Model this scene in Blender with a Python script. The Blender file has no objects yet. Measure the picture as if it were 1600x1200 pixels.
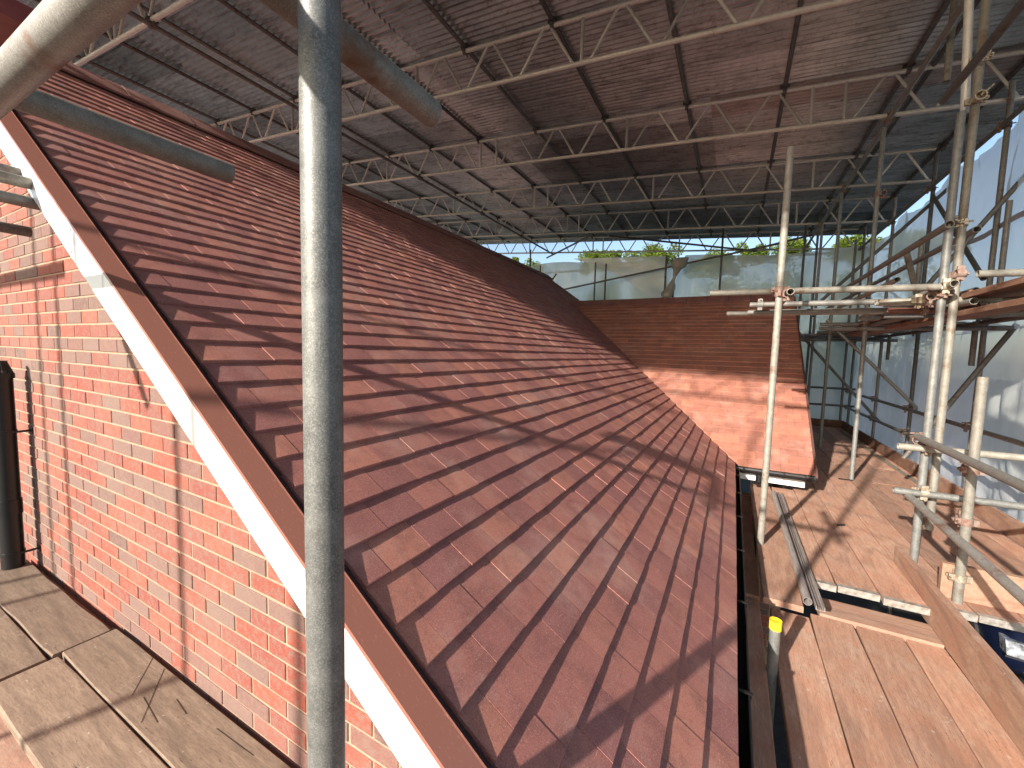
import bpy, bmesh, math, random
from mathutils import Vector, Matrix, noise
random.seed(7)
R = math.radians
S = bpy.context.scene

# ------------------------------------------------------------ camera
yaw, pitch, roll = -0.4932101697, -0.0782287206, 0.0265170128
cy, sy, cp, sp, cr, sr = math.cos(yaw), math.sin(yaw), math.cos(pitch), math.sin(pitch), math.cos(roll), math.sin(roll)
fw = Vector((sy*cp, cy*cp, sp)); rt = Vector((cy, -sy, 0)); up = rt.cross(fw)
rt2 = cr*rt + sr*up; up2 = -sr*rt + cr*up
cam = bpy.data.cameras.new("camera"); cam.sensor_width = 36; cam.lens = 641.76/1600*36
cam.clip_start = .02; cam.clip_end = 800
co = bpy.data.objects.new("camera", cam)
co.matrix_world = Matrix(((rt2.x, up2.x, -fw.x, 0), (rt2.y, up2.y, -fw.y, 0), (rt2.z, up2.z, -fw.z, 0), (0, 0, 0, 1)))
S.collection.objects.link(co); S.camera = co

# ------------------------------------------------------------ light
SUN = Vector((-.72, -2.2, 1.0)).normalized()          # towards the sun
elev = math.asin(SUN.z); azim = math.atan2(SUN.x, SUN.y)
W = bpy.data.worlds.new("World"); S.world = W; W.use_nodes = True
nt = W.node_tree; nt.nodes.clear()
sky = nt.nodes.new("ShaderNodeTexSky"); sky.sky_type = 'NISHITA'; sky.sun_disc = False
sky.sun_elevation = elev; sky.sun_rotation = azim; sky.air_density = 1.0; sky.dust_density = 1.6; sky.ozone_density = 1.2
bg = nt.nodes.new("ShaderNodeBackground"); bg.inputs[1].default_value = .115
wo = nt.nodes.new("ShaderNodeOutputWorld")
nt.links.new(sky.outputs[0], bg.inputs[0]); nt.links.new(bg.outputs[0], wo.inputs[0])
sl = bpy.data.lights.new("sun", 'SUN'); sl.energy = 5.0; sl.angle = R(.8); sl.color = (1.0, .915, .81)
so = bpy.data.objects.new("sun", sl); so.rotation_euler = (-SUN).to_track_quat('-Z', 'Y').to_euler(); so.location = SUN*30
S.collection.objects.link(so)
S.view_settings.view_transform = 'Standard'; S.view_settings.look = 'None'
S.view_settings.gamma = 1; S.view_settings.exposure = 1.0
S.cycles.max_bounces = 10; S.cycles.diffuse_bounces = 5; S.cycles.transmission_bounces = 6; S.cycles.transparent_max_bounces = 12

# ------------------------------------------------------------ materials
def mat(name):
    m = bpy.data.materials.new(name); m.use_nodes = True
    return m, m.node_tree, m.node_tree.nodes["Principled BSDF"]
def nd(t, typ, **kw):
    n = t.nodes.new(typ)
    for k, v in kw.items(): setattr(n, k, v)
    return n
def ramp(t, src, stops):
    r = nd(t, "ShaderNodeValToRGB"); e = r.color_ramp.elements
    while len(e) < len(stops): e.new(.5)
    for i, (p, c) in enumerate(stops): e[i].position = p; e[i].color = (*c, 1) if len(c) == 3 else c
    t.links.new(src, r.inputs[0]); return r
def coords(t, scale=(1, 1, 1), gen='Object'):
    c = nd(t, "ShaderNodeTexCoord"); m = nd(t, "ShaderNodeMapping"); m.inputs['Scale'].default_value = scale
    t.links.new(c.outputs[gen], m.inputs[0]); return m.outputs[0]
def noi(t, vec, scale, detail=4, rough=.6):
    n = nd(t, "ShaderNodeTexNoise"); n.inputs['Scale'].default_value = scale
    n.inputs['Detail'].default_value = detail; n.inputs['Roughness'].default_value = rough
    t.links.new(vec, n.inputs['Vector']); return n.outputs['Fac']
def mix(t, a, b, f, mode='MIX'):
    m = nd(t, "ShaderNodeMix", data_type='RGBA', blend_type=mode)
    for s, v in ((m.inputs[0], f), (m.inputs[6], a), (m.inputs[7], b)):
        if isinstance(v, (int, float)): s.default_value = v
        elif isinstance(v, tuple): s.default_value = (*v, 1)
        else: t.links.new(v, s)
    return m.outputs[2]
def bump(t, bs, h, st=.3, dist=.002):
    b = nd(t, "ShaderNodeBump"); b.inputs['Strength'].default_value = st; b.inputs['Distance'].default_value = dist
    t.links.new(h, b.inputs['Height']); t.links.new(b.outputs[0], bs.inputs['Normal'])

def m_tile(name, c1, c2, c3, rough=.62):
    m, t, b = mat(name)
    g = nd(t, "ShaderNodeNewGeometry"); v = coords(t)
    base = ramp(t, g.outputs['Random Per Island'], [(0, c1), (.22, c1), (.40, c2), (.72, c2), (.88, c3), (1, tuple(x*1.12 for x in c3))]).outputs[0]
    patch = noi(t, coords(t, (1, 1, 1)), 9, 5, .7)
    base = mix(t, base, tuple(x*.62 for x in c1), ramp(t, patch, [(.46, (0, 0, 0)), (.66, (.55, .55, .55))]).outputs[0])
    col = mix(t, base, (.55, .32, .27), ramp(t, noi(t, v, 240, 3, .9), [(.52, (0, 0, 0)), (.66, (.7, .7, .7))]).outputs[0])
    col = mix(t, col, (.12, .045, .042), ramp(t, noi(t, coords(t, (1.03, .97, 1)), 210, 3, .9), [(.54, (0, 0, 0)), (.67, (.65, .65, .65))]).outputs[0])
    dust = noi(t, v, 2.3, 6, .75)
    col = mix(t, col, (.52, .34, .28), ramp(t, dust, [(.50, (0, 0, 0)), (.68, (.42, .42, .42))]).outputs[0])
    for sc_, k_ in (((60, 5, 30), .66), ((7, 70, 12), .67), ((25, 30, 4), .69)):
        w = noi(t, coords(t, sc_), 1.6, 4, .8)
        col = mix(t, col, (.66, .47, .40), ramp(t, w, [(k_, (0, 0, 0)), (k_+.07, (.7, .7, .7))]).outputs[0])
    t.links.new(col, b.inputs['Base Color']); b.inputs['Roughness'].default_value = rough
    b.inputs['Specular IOR Level'].default_value = .45
    bump(t, b, noi(t, v, 300, 3, .7), .35, .0012); return m
M = {}
M['tile'] = m_tile("roof_tile", (.30, .115, .105), (.38, .145, .118), (.43, .17, .122))
M['tile2'] = m_tile("roof_tile_front", (.31, .125, .088), (.37, .145, .098), (.42, .168, .105))
M['ridge'] = m_tile("ridge_tile", (.20, .085, .078), (.24, .095, .085), (.27, .11, .09))

m, t, b = mat("brick"); M['brick'] = m
g = nd(t, "ShaderNodeNewGeometry"); v = coords(t)
base = ramp(t, g.outputs['Random Per Island'], [(0, (.26, .060, .038)), (.28, (.34, .085, .052)), (.48, (.24, .056, .042)), (.60, (.27, .095, .072)), (.70, (.175, .098, .084)), (.88, (.205, .132, .112)), (1, (.13, .075, .066))])
base.color_ramp.interpolation = 'LINEAR'
n1 = noi(t, v, 45, 5, .7); col = mix(t, base.outputs[0], (.22, .14, .11), ramp(t, n1, [(.44, (0, 0, 0)), (.62, (.75, .75, .75))]).outputs[0])
n2 = noi(t, coords(t, (1, 1, 5)), 70, 3, .7)
col = mix(t, col, (.14, .04, .03), ramp(t, n2, [(.52, (0, 0, 0)), (.66, (.65, .65, .65))]).outputs[0])
n3 = noi(t, v, 1.1, 3, .5); col = mix(t, col, (.26, .19, .15), ramp(t, n3, [(.45, (0, 0, 0)), (.75, (.30, .30, .30))]).outputs[0])
t.links.new(col, b.inputs['Base Color']); b.inputs['Roughness'].default_value = .85
bump(t, b, n2, .8, .004)

def plain(name, c, rough=.5, metal=0., nscale=0, c2=None, bs=0., stretch=(1, 1, 1), thr=(.4, .65)):
    m, t, b = mat(name); b.inputs['Roughness'].default_value = rough; b.inputs['Metallic'].default_value = metal
    if nscale:
        n = noi(t, coords(t, stretch), nscale, 5, .65)
        t.links.new(mix(t, c, c2, ramp(t, n, [(thr[0], (0, 0, 0)), (thr[1], (1, 1, 1))]).outputs[0]), b.inputs['Base Color'])
        if bs: bump(t, b, n, bs, .003)
    else: b.inputs['Base Color'].default_value = (*c, 1)
    M[name] = m; return m
plain("mortar", (.37, .26, .18), .95, nscale=60, c2=(.30, .205, .14), bs=.4)
plain("white_pvc", (.78, .78, .76), .22, nscale=5, c2=(.50, .50, .48), stretch=(1, 1, 1), thr=(.56, .80))
plain("brown_trim", (.30, .125, .092), .24, nscale=34, c2=(.42, .22, .175), thr=(.60, .75), stretch=(1, 6, 3))
plain("brown_trim_dark", (.09, .042, .036), .7, nscale=260, c2=(.30, .22, .18), thr=(.58, .72))
plain("black_plastic", (.012, .012, .013), .35)
plain("dark_gap", (.012, .009, .008), .9)
plain("valley_liner", (.42, .20, .13), .6, nscale=20, c2=(.30, .13, .09))
plain("rust_iron", (.20, .08, .052), .7, .2, nscale=45, c2=(.24, .19, .16), bs=.3, thr=(.35, .6))
plain("fitting_zinc", (.50, .45, .36), .45, .5, nscale=70, c2=(.28, .20, .14), bs=.3)
plain("band_steel", (.46, .44, .41), .5, .4, nscale=35, c2=(.24, .21, .18), thr=(.35, .65))
plain("yellow_cap", (.85, .60, .03), .4)
plain("brown_pipe", (.10, .035, .028), .6, .1, nscale=30, c2=(.17, .07, .05))
plain("red_paint", (.20, .03, .025), .6, nscale=12, c2=(.28, .06, .045))
plain("asphalt", (.022, .021, .020), .95, nscale=9, c2=(.04, .038, .036))
plain("car_blue", (.004, .007, .022), .3, .0)
plain("chrome", (.75, .75, .76), .12, 1.)
plain("glass_dark", (.02, .025, .03), .06)
plain("lamp_glass", (.34, .36, .38), .12, .5, nscale=14, c2=(.06, .065, .07))
plain("rubber", (.02, .02, .02), .8)
plain("bark", (.12, .085, .06), .9, nscale=20, c2=(.06, .045, .03))
plain("grey_upvc", (.30, .27, .26), .55, nscale=14, c2=(.20, .16, .14), stretch=(8, .6, 8))

def m_steel(name, c1, c2, rust, rthr, rough=.42, metal=.55):
    m, t, b = mat(name); v = coords(t); oi = nd(t, "ShaderNodeObjectInfo")
    add = nd(t, "ShaderNodeVectorMath", operation='ADD'); t.links.new(v, add.inputs[0]); t.links.new(oi.outputs['Location'], add.inputs[1]); v = add.outputs[0]
    col = mix(t, c1, c2, ramp(t, noi(t, v, 22, 6, .75), [(.35, (0, 0, 0)), (.68, (1, 1, 1))]).outputs[0])
    col = mix(t, col, (.50, .49, .45), ramp(t, noi(t, v, 420, 2, .8), [(.48, (0, 0, 0)), (.68, (.5, .5, .5))]).outputs[0])
    col = mix(t, col, (.05, .048, .045), ramp(t, noi(t, v, 300, 3, .8), [(.56, (0, 0, 0)), (.70, (.6, .6, .6))]).outputs[0])
    col = mix(t, col, rust, ramp(t, noi(t, v, 7, 5, .7), [(rthr, (0, 0, 0)), (rthr+.12, (.85, .85, .85))]).outputs[0])
    hsv = nd(t, "ShaderNodeHueSaturation"); t.links.new(col, hsv.inputs['Color'])
    mr = nd(t, "ShaderNodeMapRange"); mr.inputs[3].default_value = .72; mr.inputs[4].default_value = 1.15
    t.links.new(oi.outputs['Random'], mr.inputs[0]); t.links.new(mr.outputs[0], hsv.inputs['Value'])
    t.links.new(hsv.outputs[0], b.inputs['Base Color'])
    b.inputs['Roughness'].default_value = rough; b.inputs['Metallic'].default_value = metal
    bump(t, b, noi(t, v, 90, 4, .7), .25, .001); M[name] = m; return m
m_steel("galvanised", (.13, .135, .13), (.26, .265, .25), (.13, .10, .075), .60, .55, .3)
m_steel("galvanised_old", (.19, .18, .165), (.28, .27, .25), (.17, .09, .06), .56, .55, .3)
m_steel("galvanised_shade", (.075, .072, .068), (.13, .125, .12), (.09, .05, .035), .55, .6, .3)  # darker copy of the tube steel, shade on these tubes put into the colour
m_steel("galvanised_cream", (.19, .175, .145), (.33, .31, .265), (.17, .10, .06), .55, .6, .2)
m_steel("truss_metal", (.55, .54, .52), (.68, .67, .64), (.34, .25, .19), .64, .5, .25)

def m_wood(name, c1, c2, c3, stretch):
    m, t, b = mat(name); v = coords(t, stretch); oi = nd(t, "ShaderNodeObjectInfo")
    add = nd(t, "ShaderNodeVectorMath", operation='ADD'); t.links.new(v, add.inputs[0]); t.links.new(oi.outputs['Location'], add.inputs[1]); v = add.outputs[0]
    g1 = noi(t, v, 16, 6, .7); col = mix(t, c1, c2, ramp(t, g1, [(.35, (0, 0, 0)), (.65, (1, 1, 1))]).outputs[0])
    g2 = noi(t, coords(t), 4.5, 5, .65); col = mix(t, col, c3, ramp(t, g2, [(.42, (0, 0, 0)), (.7, (.8, .8, .8))]).outputs[0])
    kn = nd(t, "ShaderNodeTexWave", wave_type='RINGS'); kn.inputs['Scale'].default_value = 1.6; kn.inputs['Distortion'].default_value = 9; kn.inputs['Detail'].default_value = 3; kn.inputs['Detail Scale'].default_value = 1.2
    t.links.new(v, kn.inputs['Vector'])
    col = mix(t, col, (c1[0]*.5, c1[1]*.5, c1[2]*.5), ramp(t, kn.outputs[1], [(.0, (.35, .35, .35)), (.22, (0, 0, 0))]).outputs[0])
    mud = noi(t, coords(t), 3.2, 7, .8); col = mix(t, col, (.44, .34, .26), ramp(t, mud, [(.56, (0, 0, 0)), (.66, (.6, .6, .6))]).outputs[0])
    spl = noi(t, coords(t), 38, 2, .5); col = mix(t, col, (.50, .44, .36), ramp(t, spl, [(.73, (0, 0, 0)), (.76, (.8, .8, .8))]).outputs[0])
    ck = noi(t, coords(t, tuple(s*2.2 for s in stretch)), 26, 3, .8)
    fs = noi(t, coords(t, tuple(s*1.2 for s in stretch)), 60, 4, .8); col = mix(t, col, (c1[0]*.55, c1[1]*.5, c1[2]*.5), ramp(t, fs, [(.48, (0, 0, 0)), (.62, (.4, .4, .4))]).outputs[0])
    dt = noi(t, coords(t), 180, 2, .7); col = mix(t, col, (.10, .06, .045), ramp(t, dt, [(.68, (0, 0, 0)), (.76, (.45, .45, .45))]).outputs[0])
    col = mix(t, col, (.05, .03, .02), ramp(t, ck, [(.64, (0, 0, 0)), (.69, (.85, .85, .85))]).outputs[0])
    hsv = nd(t, "ShaderNodeHueSaturation"); t.links.new(col, hsv.inputs['Color'])
    mr = nd(t, "ShaderNodeMapRange"); mr.inputs[3].default_value = .74; mr.inputs[4].default_value = 1.16
    t.links.new(oi.outputs['Random'], mr.inputs[0]); t.links.new(mr.outputs[0], hsv.inputs['Value'])
    t.links.new(hsv.outputs[0], b.inputs['Base Color']); b.inputs['Roughness'].default_value = .85
    bump(t, b, g1, .5, .003); M[name] = m; return m
m_wood("plank_grey", (.20, .14, .098), (.33, .245, .175), (.27, .195, .138), (.35, 3, 3))
m_wood("plank_red", (.34, .195, .135), (.51, .315, .225), (.43, .20, .125), (3, .35, 3))
m_wood("plank_redx", (.35, .21, .15), (.46, .29, .21), (.39, .20, .14), (.35, 3, 3))
m_wood("plank_tan", (.30, .175, .12), (.42, .26, .18), (.34, .16, .105), (2.5, .4, 2.5))
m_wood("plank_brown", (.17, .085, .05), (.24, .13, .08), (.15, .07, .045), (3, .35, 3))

def m_sheet(name, c1, c2, c3, metal=.35, rough=.5):
    m, t, b = mat(name); v = coords(t); oi = nd(t, "ShaderNodeObjectInfo")
    add = nd(t, "ShaderNodeVectorMath", operation='ADD'); t.links.new(v, add.inputs[0]); t.links.new(oi.outputs['Location'], add.inputs[1]); v = add.outputs[0]
    col = mix(t, c1, c2, ramp(t, noi(t, v, 1.6, 6, .75), [(.35, (0, 0, 0)), (.65, (1, 1, 1))]).outputs[0])
    col = mix(t, col, c3, ramp(t, noi(t, v, 9, 6, .8), [(.52, (0, 0, 0)), (.66, (.8, .8, .8))]).outputs[0])
    col = mix(t, col, tuple(x*.45 for x in c3), ramp(t, noi(t, coords(t, (.25, 4, 1)), 5, 5, .75), [(.52, (0, 0, 0)), (.68, (.7, .7, .7))]).outputs[0])
    hsv = nd(t, "ShaderNodeHueSaturation"); t.links.new(col, hsv.inputs['Color'])
    mr = nd(t, "ShaderNodeMapRange"); mr.inputs[3].default_value = .66; mr.inputs[4].default_value = 1.25
    t.links.new(oi.outputs['Random'], mr.inputs[0]); t.links.new(mr.outputs[0], hsv.inputs['Value'])
    t.links.new(hsv.outputs[0], b.inputs['Base Color']); b.inputs['Roughness'].default_value = rough; b.inputs['Metallic'].default_value = metal
    M[name] = m; return m
m_sheet("corrugated_iron", (.40, .46, .475), (.60, .655, .665), (.25, .245, .235), .66, .34)
m_sheet("corrugated_pale", (.48, .52, .53), (.58, .62, .62), (.36, .38, .38), .6, .36)
m_sheet("corrugated_red", (.33, .31, .30), (.42, .39, .38), (.24, .20, .18), .6, .42)

def m_film(name, c, alpha):
    m = bpy.data.materials.new(name); m.use_nodes = True; t = m.node_tree; t.nodes.clear()
    v = coords(t); n = noi(t, v, .55, 4, .6); n2 = noi(t, coords(t, (1, 1, .3)), 3, 4, .7)
    cc = mix(t, c, (c[0]*.80, c[1]*.86, c[2]*.82), ramp(t, n, [(.4, (0, 0, 0)), (.65, (1, 1, 1))]).outputs[0])
    cc = mix(t, cc, (.85, .87, .90), ramp(t, n2, [(.55, (0, 0, 0)), (.75, (.35, .35, .35))]).outputs[0])
    df = nd(t, "ShaderNodeBsdfDiffuse"); tr = nd(t, "ShaderNodeBsdfTranslucent"); gl = nd(t, "ShaderNodeBsdfGlossy"); tp = nd(t, "ShaderNodeBsdfTransparent")
    gl.inputs['Roughness'].default_value = .28
    for x in (df, tr, gl): t.links.new(cc, x.inputs[0])
    bp = nd(t, "ShaderNodeBump"); bp.inputs['Strength'].default_value = .30; bp.inputs['Distance'].default_value = .035
    t.links.new(noi(t, v, 7, 5, .7), bp.inputs['Height'])
    for x in (df, gl): t.links.new(bp.outputs[0], x.inputs['Normal'])
    def mx(a, b_, f):
        s = nd(t, "ShaderNodeMixShader"); s.inputs[0].default_value = f; t.links.new(a, s.inputs[1]); t.links.new(b_, s.inputs[2]); return s.outputs[0]
    o = nd(t, "ShaderNodeOutputMaterial")
    t.links.new(mx(mx(mx(df.outputs[0], tr.outputs[0], .58), gl.outputs[0], .08), tp.outputs[0], alpha), o.inputs[0])
    M[name] = m; return m
m_film("film_side", (.95, .94, .95), .22)
m_film("film_back", (.66, .72, .69), .14)
m_film("film_crumpled", (.66, .60, .55), .03)
plain("film_tape", (.42, .40, .44), .5)
plain("film_ink", (.30, .33, .42), .6)

m = bpy.data.materials.new("leaves"); m.use_nodes = True; t = m.node_tree; t.nodes.clear(); M['leaves'] = m
g = nd(t, "ShaderNodeNewGeometry"); lc = ramp(t, g.outputs['Random Per Island'], [(0, (.06, .10, .02)), (.5, (.14, .20, .03)), (1, (.26, .32, .06))])
df = nd(t, "ShaderNodeBsdfDiffuse"); tr = nd(t, "ShaderNodeBsdfTranslucent"); ms = nd(t, "ShaderNodeMixShader"); ms.inputs[0].default_value = .4
t.links.new(lc.outputs[0], df.inputs[0]); t.links.new(lc.outputs[0], tr.inputs[0]); t.links.new(df.outputs[0], ms.inputs[1]); t.links.new(tr.outputs[0], ms.inputs[2])
o = nd(t, "ShaderNodeOutputMaterial"); t.links.new(ms.outputs[0], o.inputs[0])

# ------------------------------------------------------------ mesh helpers
V = Vector
C = S.collection
LOC = {}
class MB:
    def __init__(s): s.v = []; s.f = []; s.m = []
    def add(s, vs, fs, mi=0):
        o = len(s.v); s.v += [tuple(x) for x in vs]; s.f += [tuple(i+o for i in f) for f in fs]; s.m += [mi]*len(fs)
    def box(s, c, ex, ey, ez, mi=0):            # centre and three half vectors
        c, ex, ey, ez = V(c), V(ex), V(ey), V(ez)
        vs = [c+a*ex+b_*ey+d*ez for d in (-1, 1) for b_ in (-1, 1) for a in (-1, 1)]
        s.add(vs, [(0, 2, 3, 1), (4, 5, 7, 6), (0, 1, 5, 4), (2, 6, 7, 3), (0, 4, 6, 2), (1, 3, 7, 5)], mi)
    def abox(s, x0, x1, y0, y1, z0, z1, mi=0):
        s.box(((x0+x1)/2, (y0+y1)/2, (z0+z1)/2), ((x1-x0)/2, 0, 0), (0, (y1-y0)/2, 0), (0, 0, (z1-z0)/2), mi)
    def tube(s, p, q, r=.02415, n=20, wall=.0034, mi=0, hollow=True, bend=0):
        p, q = V(p), V(q); d = (q-p).normalized(); a = d.orthogonal().normalized(); b_ = d.cross(a)
        ring = lambda c, rr: [c+rr*(math.cos(2*math.pi*i/n)*a+math.sin(2*math.pi*i/n)*b_) for i in range(n)]
        if not hollow:
            s.add(ring(p, r)+ring(q, r), [(i, (i+1) % n, n+(i+1) % n, n+i) for i in range(n)]+[tuple(range(n))[::-1], tuple(range(n, 2*n))], mi); return
        ri = r-wall
        vs = ring(p, r)+ring(q, r)+ring(p, ri)+ring(q, ri)
        fs = []
        for i in range(n):
            j = (i+1) % n
            fs += [(i, j, n+j, n+i), (2*n+i, 3*n+i, 3*n+j, 2*n+j), (i, 2*n+i, 2*n+j, j), (n+i, n+j, 3*n+j, 3*n+i)]
        s.add(vs, fs, mi)
    def build(s, name, ms, parent=None, origin=None, smooth=False, angle=None):
        me = bpy.data.meshes.new(name)
        if parent is not None: og = LOC[parent.name]
        else: og = V(origin) if origin is not None else V(s.v[0])
        me.from_pydata([tuple(V(x)-og) for x in s.v], [], s.f)
        if not isinstance(ms, (list, tuple)): ms = [ms]
        for x in ms: me.materials.append(M[x] if isinstance(x, str) else x)
        for p_, mi in zip(me.polygons, s.m): p_.material_index = mi; p_.use_smooth = smooth
        if smooth: me.set_sharp_from_angle(angle=R(angle or 40))
        o = bpy.data.objects.new(name, me); C.objects.link(o)
        if parent is not None: o.parent = parent
        else: o.location = og
        LOC[o.name] = og
        return o
def tag(o, label=None, cat=None, group=None, kind=None):
    for k, v_ in (('label', label), ('category', cat), ('group', group), ('kind', kind)):
        if v_: o[k] = v_
    return o
def empty(name, loc, label, cat, group=None):
    o = bpy.data.objects.new(name, None); o.empty_display_size = .1; o.location = loc; C.objects.link(o); LOC[o.name] = V(loc)
    return tag(o, label, cat, group)

def coupler_mb(mb, p, d1, off, d2, mi=0):
    """scaffold clamp: a jaw round the tube through p (dir d1) and one round the tube through p+off (dir d2)"""
    p, d1, off, d2 = V(p), V(d1).normalized(), V(off), V(d2).normalized()
    for c, d in ((p, d1), (p+off, d2)):
        mb.tube(c-d*.022, c+d*.022, .0315, 14, .0065, mi)
        side = d.cross(off.normalized() if off.length > 1e-4 else d.orthogonal())
        if side.length < .1: side = d.orthogonal()
        side.normalize()
        n = off.normalized() if off.length > 1e-4 else d.orthogonal()
        if abs(n.dot(d)) > .9: n = d.orthogonal().normalized()
        sg = -1 if c == p else 1
        for k in (-1, 1):
            mb.box(c+side*.040*k+n*.004*sg, side*.012, d*.019, n*.009, mi)
        e = c+side*.046
        mb.tube(e-n*.040, e+n*.040, .0065, 8, .002, mi, hollow=False)
        mb.tube(e+n*.018*sg*-1-n*.009, e+n*.018*sg*-1+n*.009, .0125, 6, .002, mi, hollow=False)
    if off.length > .03:
        mb.box(p+off*.5, off.normalized()*max(.004, off.length/2-.026), d1*.024, off.normalized().cross(d1)*.024, mi)

def pole(label, p, q, name="scaffold_tube", cat="scaffold tube", m="galvanised", r=.02415, group="scaffold tubes", coup=(), cm="rust_iron", n=20):
    """coup: list of (t along tube, direction of other tube, offset to other tube's axis)"""
    p, q = V(p), V(q)
    mb = MB(); mb.tube(p, q, r, n)
    if not coup:
        o = mb.build(name, m, origin=p, smooth=True); return tag(o, label, cat, group)
    root = empty(name, p, label, cat, group)
    mb.build("tube", m, root, smooth=True)
    d = (q-p).normalized()
    for c in coup:
        cb = MB(); coupler_mb(cb, p+(q-p)*c[0], d, c[2], c[1])
        cb.build("coupler", c[3] if len(c) > 3 else cm, root, smooth=True, angle=35)
    return root

def board(label, x0, x1, y0, y1, z1, m, th=.038, group=None, bands='', jig=.004, name="scaffold_board", cat="scaffold board"):
    """flat board with slightly uneven long edges; bands: letters n/f/l/r give a metal end band on that end"""
    along_x = (x1-x0) > (y1-y0); n = 14; mb = MB()
    L0, L1, W0, W1 = (x0, x1, y0, y1) if along_x else (y0, y1, x0, x1)
    rr = random.Random(hash((round(x0*100), round(y0*100))) & 0xffff)
    s0, s1 = rr.random()*50, rr.random()*50
    rows = []
    for i in range(n+1):
        u = L0+(L1-L0)*i/n
        a = W0+jig*noise.noise(V((u*2.3, s0, 0))); b_ = W1+jig*noise.noise(V((u*2.3, s1, 0)))
        if i in (0, n): a += .004; b_ -= .004
        z = z1+.002*noise.noise(V((u*1.5, s0, 7)))
        pts = [(a, z-th), (a, z-.004), (a+.004, z), (b_-.004, z), (b_, z-.004), (b_, z-th)]
        rows.append([(u, w, zz) if along_x else (w, u, zz) for w, zz in pts])
    k = 6; vs = [p for r_ in rows for p in r_]
    fs = [(i*k+j, i*k+(j+1) % k, (i+1)*k+(j+1) % k, (i+1)*k+j) for i in range(n) for j in range(k)]
    fs += [tuple(range(k)), tuple(n*k+j for j in range(k))[::-1]]
    mb.add(vs, fs)
    o = mb
    if not bands:
        ob = o.build(name, m, origin=(x0, y0, z1-th)); fixn(ob); return tag(ob, label, cat, group)
    root = empty(name, (x0, y0, z1-th), label, cat, group)
    ob = o.build("plank", m, root); fixn(ob)
    for e in bands:
        bb = MB()
        if e == 'n': bb.abox(x0+.003, x1-.003, y0-.0015, y0+.032, z1-th-.0015, z1+.0025)
        if e == 'f': bb.abox(x0+.003, x1-.003, y1-.032, y1+.0015, z1-th-.0015, z1+.0025)
        bb.build("end_band", "band_steel", root)
    return root
def fixn(o):
    bm = bmesh.new(); bm.from_mesh(o.data); bmesh.ops.recalc_face_normals(bm, faces=bm.faces); bm.to_mesh(o.data); bm.free()

# ------------------------------------------------------------ ground
g_ = MB(); GZ = -3.9
g_.add([(-150, -150, GZ), (150, -150, GZ), (150, 150, GZ), (-150, 150, GZ)], [(0, 1, 2, 3)])
tag(g_.build("ground", "asphalt", origin=(0, 0, GZ)), kind="structure")

# ------------------------------------------------------------ the house
T = .708; CA = 1/math.sqrt(1+T*T); SA = T*CA
A1 = -1.163                                   # main slope: z = A1 - T x
EX, RX = .088, -4.48; RZ = A1-T*RX
Y0, YE = .716, 10.19                          # verge start, far verge
EY2, RY2 = 5.41, 8.72; A2 = -5.08             # cross roof: z = A2 + T y
RZ2 = A2+T*RY2; X2 = .85
house = empty("brick_house", (-4.48, 5.5, GZ), "red brick house with new brown tiled roof and white bargeboard, inside the scaffold", "house")

def tiles(mb, O, u, v_, n, umin, umax, L, gauge=.119, wd=.1655, rngseed=1, keep=None, verge=True):
    """rows of plain tiles; O eave point, u along, v_ up the slope, n normal"""
    rr = random.Random(rngseed); O, u, v_, n = V(O), V(u), V(v_), V(n); row = 0
    s = 0.0
    while s < L:
        top = min(s+gauge*1.55, L+.02)
        uu = umin - (wd*.5 if row % 2 else 0) + rr.uniform(-.002, .002)
        drop = rr.uniform(-.002, .002)
        while uu < umax:
            a, b_ = max(uu+.0009, umin), min(uu+wd-.0009, umax)
            if b_-a > .02 and (keep is None or keep(O+u*((a+b_)/2)+v_*s)):
                ds = drop+rr.uniform(-.0016, .0016); dh = rr.uniform(-.0011, .0011); tw = rr.uniform(-.0009, .0009)
                th = .0108; nseg = 3
                lo, hi = s+ds, top
                ta = hi-lo; fall = th*1.0*ta/gauge
                vs = []
                for k in range(nseg+1):
                    w = a+(b_-a)*k/nseg; cam_ = .0006*(1-(2*k/nseg-1)**2)
                    z0 = dh+tw*(2*k/nseg-1)+cam_
                    P = O+u*w
                    vs += [P+v_*(lo+.0015)+n*(z0-.0015+.001), P+v_*(lo+.004)+n*(z0+.001), P+v_*hi+n*(z0-fall), P+v_*lo+n*(z0-th), P+v_*hi+n*(z0-fall-th)]
                fs = []
                for k in range(nseg):
                    i, j = k*5, (k+1)*5
                    fs += [(i, j, j+1, i+1), (i+1, j+1, j+2, i+2), (i+3, j+3, j, i)]
                e = nseg*5
                fs += [(3, 0, 1, 2, 4), (e+4, e+2, e+1, e, e+3)]
                mb.add(vs, fs)
            uu += wd
        s += gauge*(1+rr.uniform(-.006, .006)); row += 1

def bisect(o, co_, no):
    bm = bmesh.new(); bm.from_mesh(o.data)
    bmesh.ops.bisect_plane(bm, geom=bm.verts[:]+bm.edges[:]+bm.faces[:], plane_co=V(co_)-LOC[o.name], plane_no=V(no), clear_outer=True)
    bm.to_mesh(o.data); bm.free()

vpt = V((EX, EY2, 0)); VN = V((1, 1, 0)).normalized()
# main slope
L1 = (EX-RX)/CA
mb = MB()
sp0 = .32*0
tiles(mb, (EX, 0, A1-T*EX), (0, 1, 0), (-CA, 0, SA), (SA, 0, CA), Y0, YE, L1-.03, rngseed=3, keep=lambda P: P.x > -3.22+.0 or True)
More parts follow.
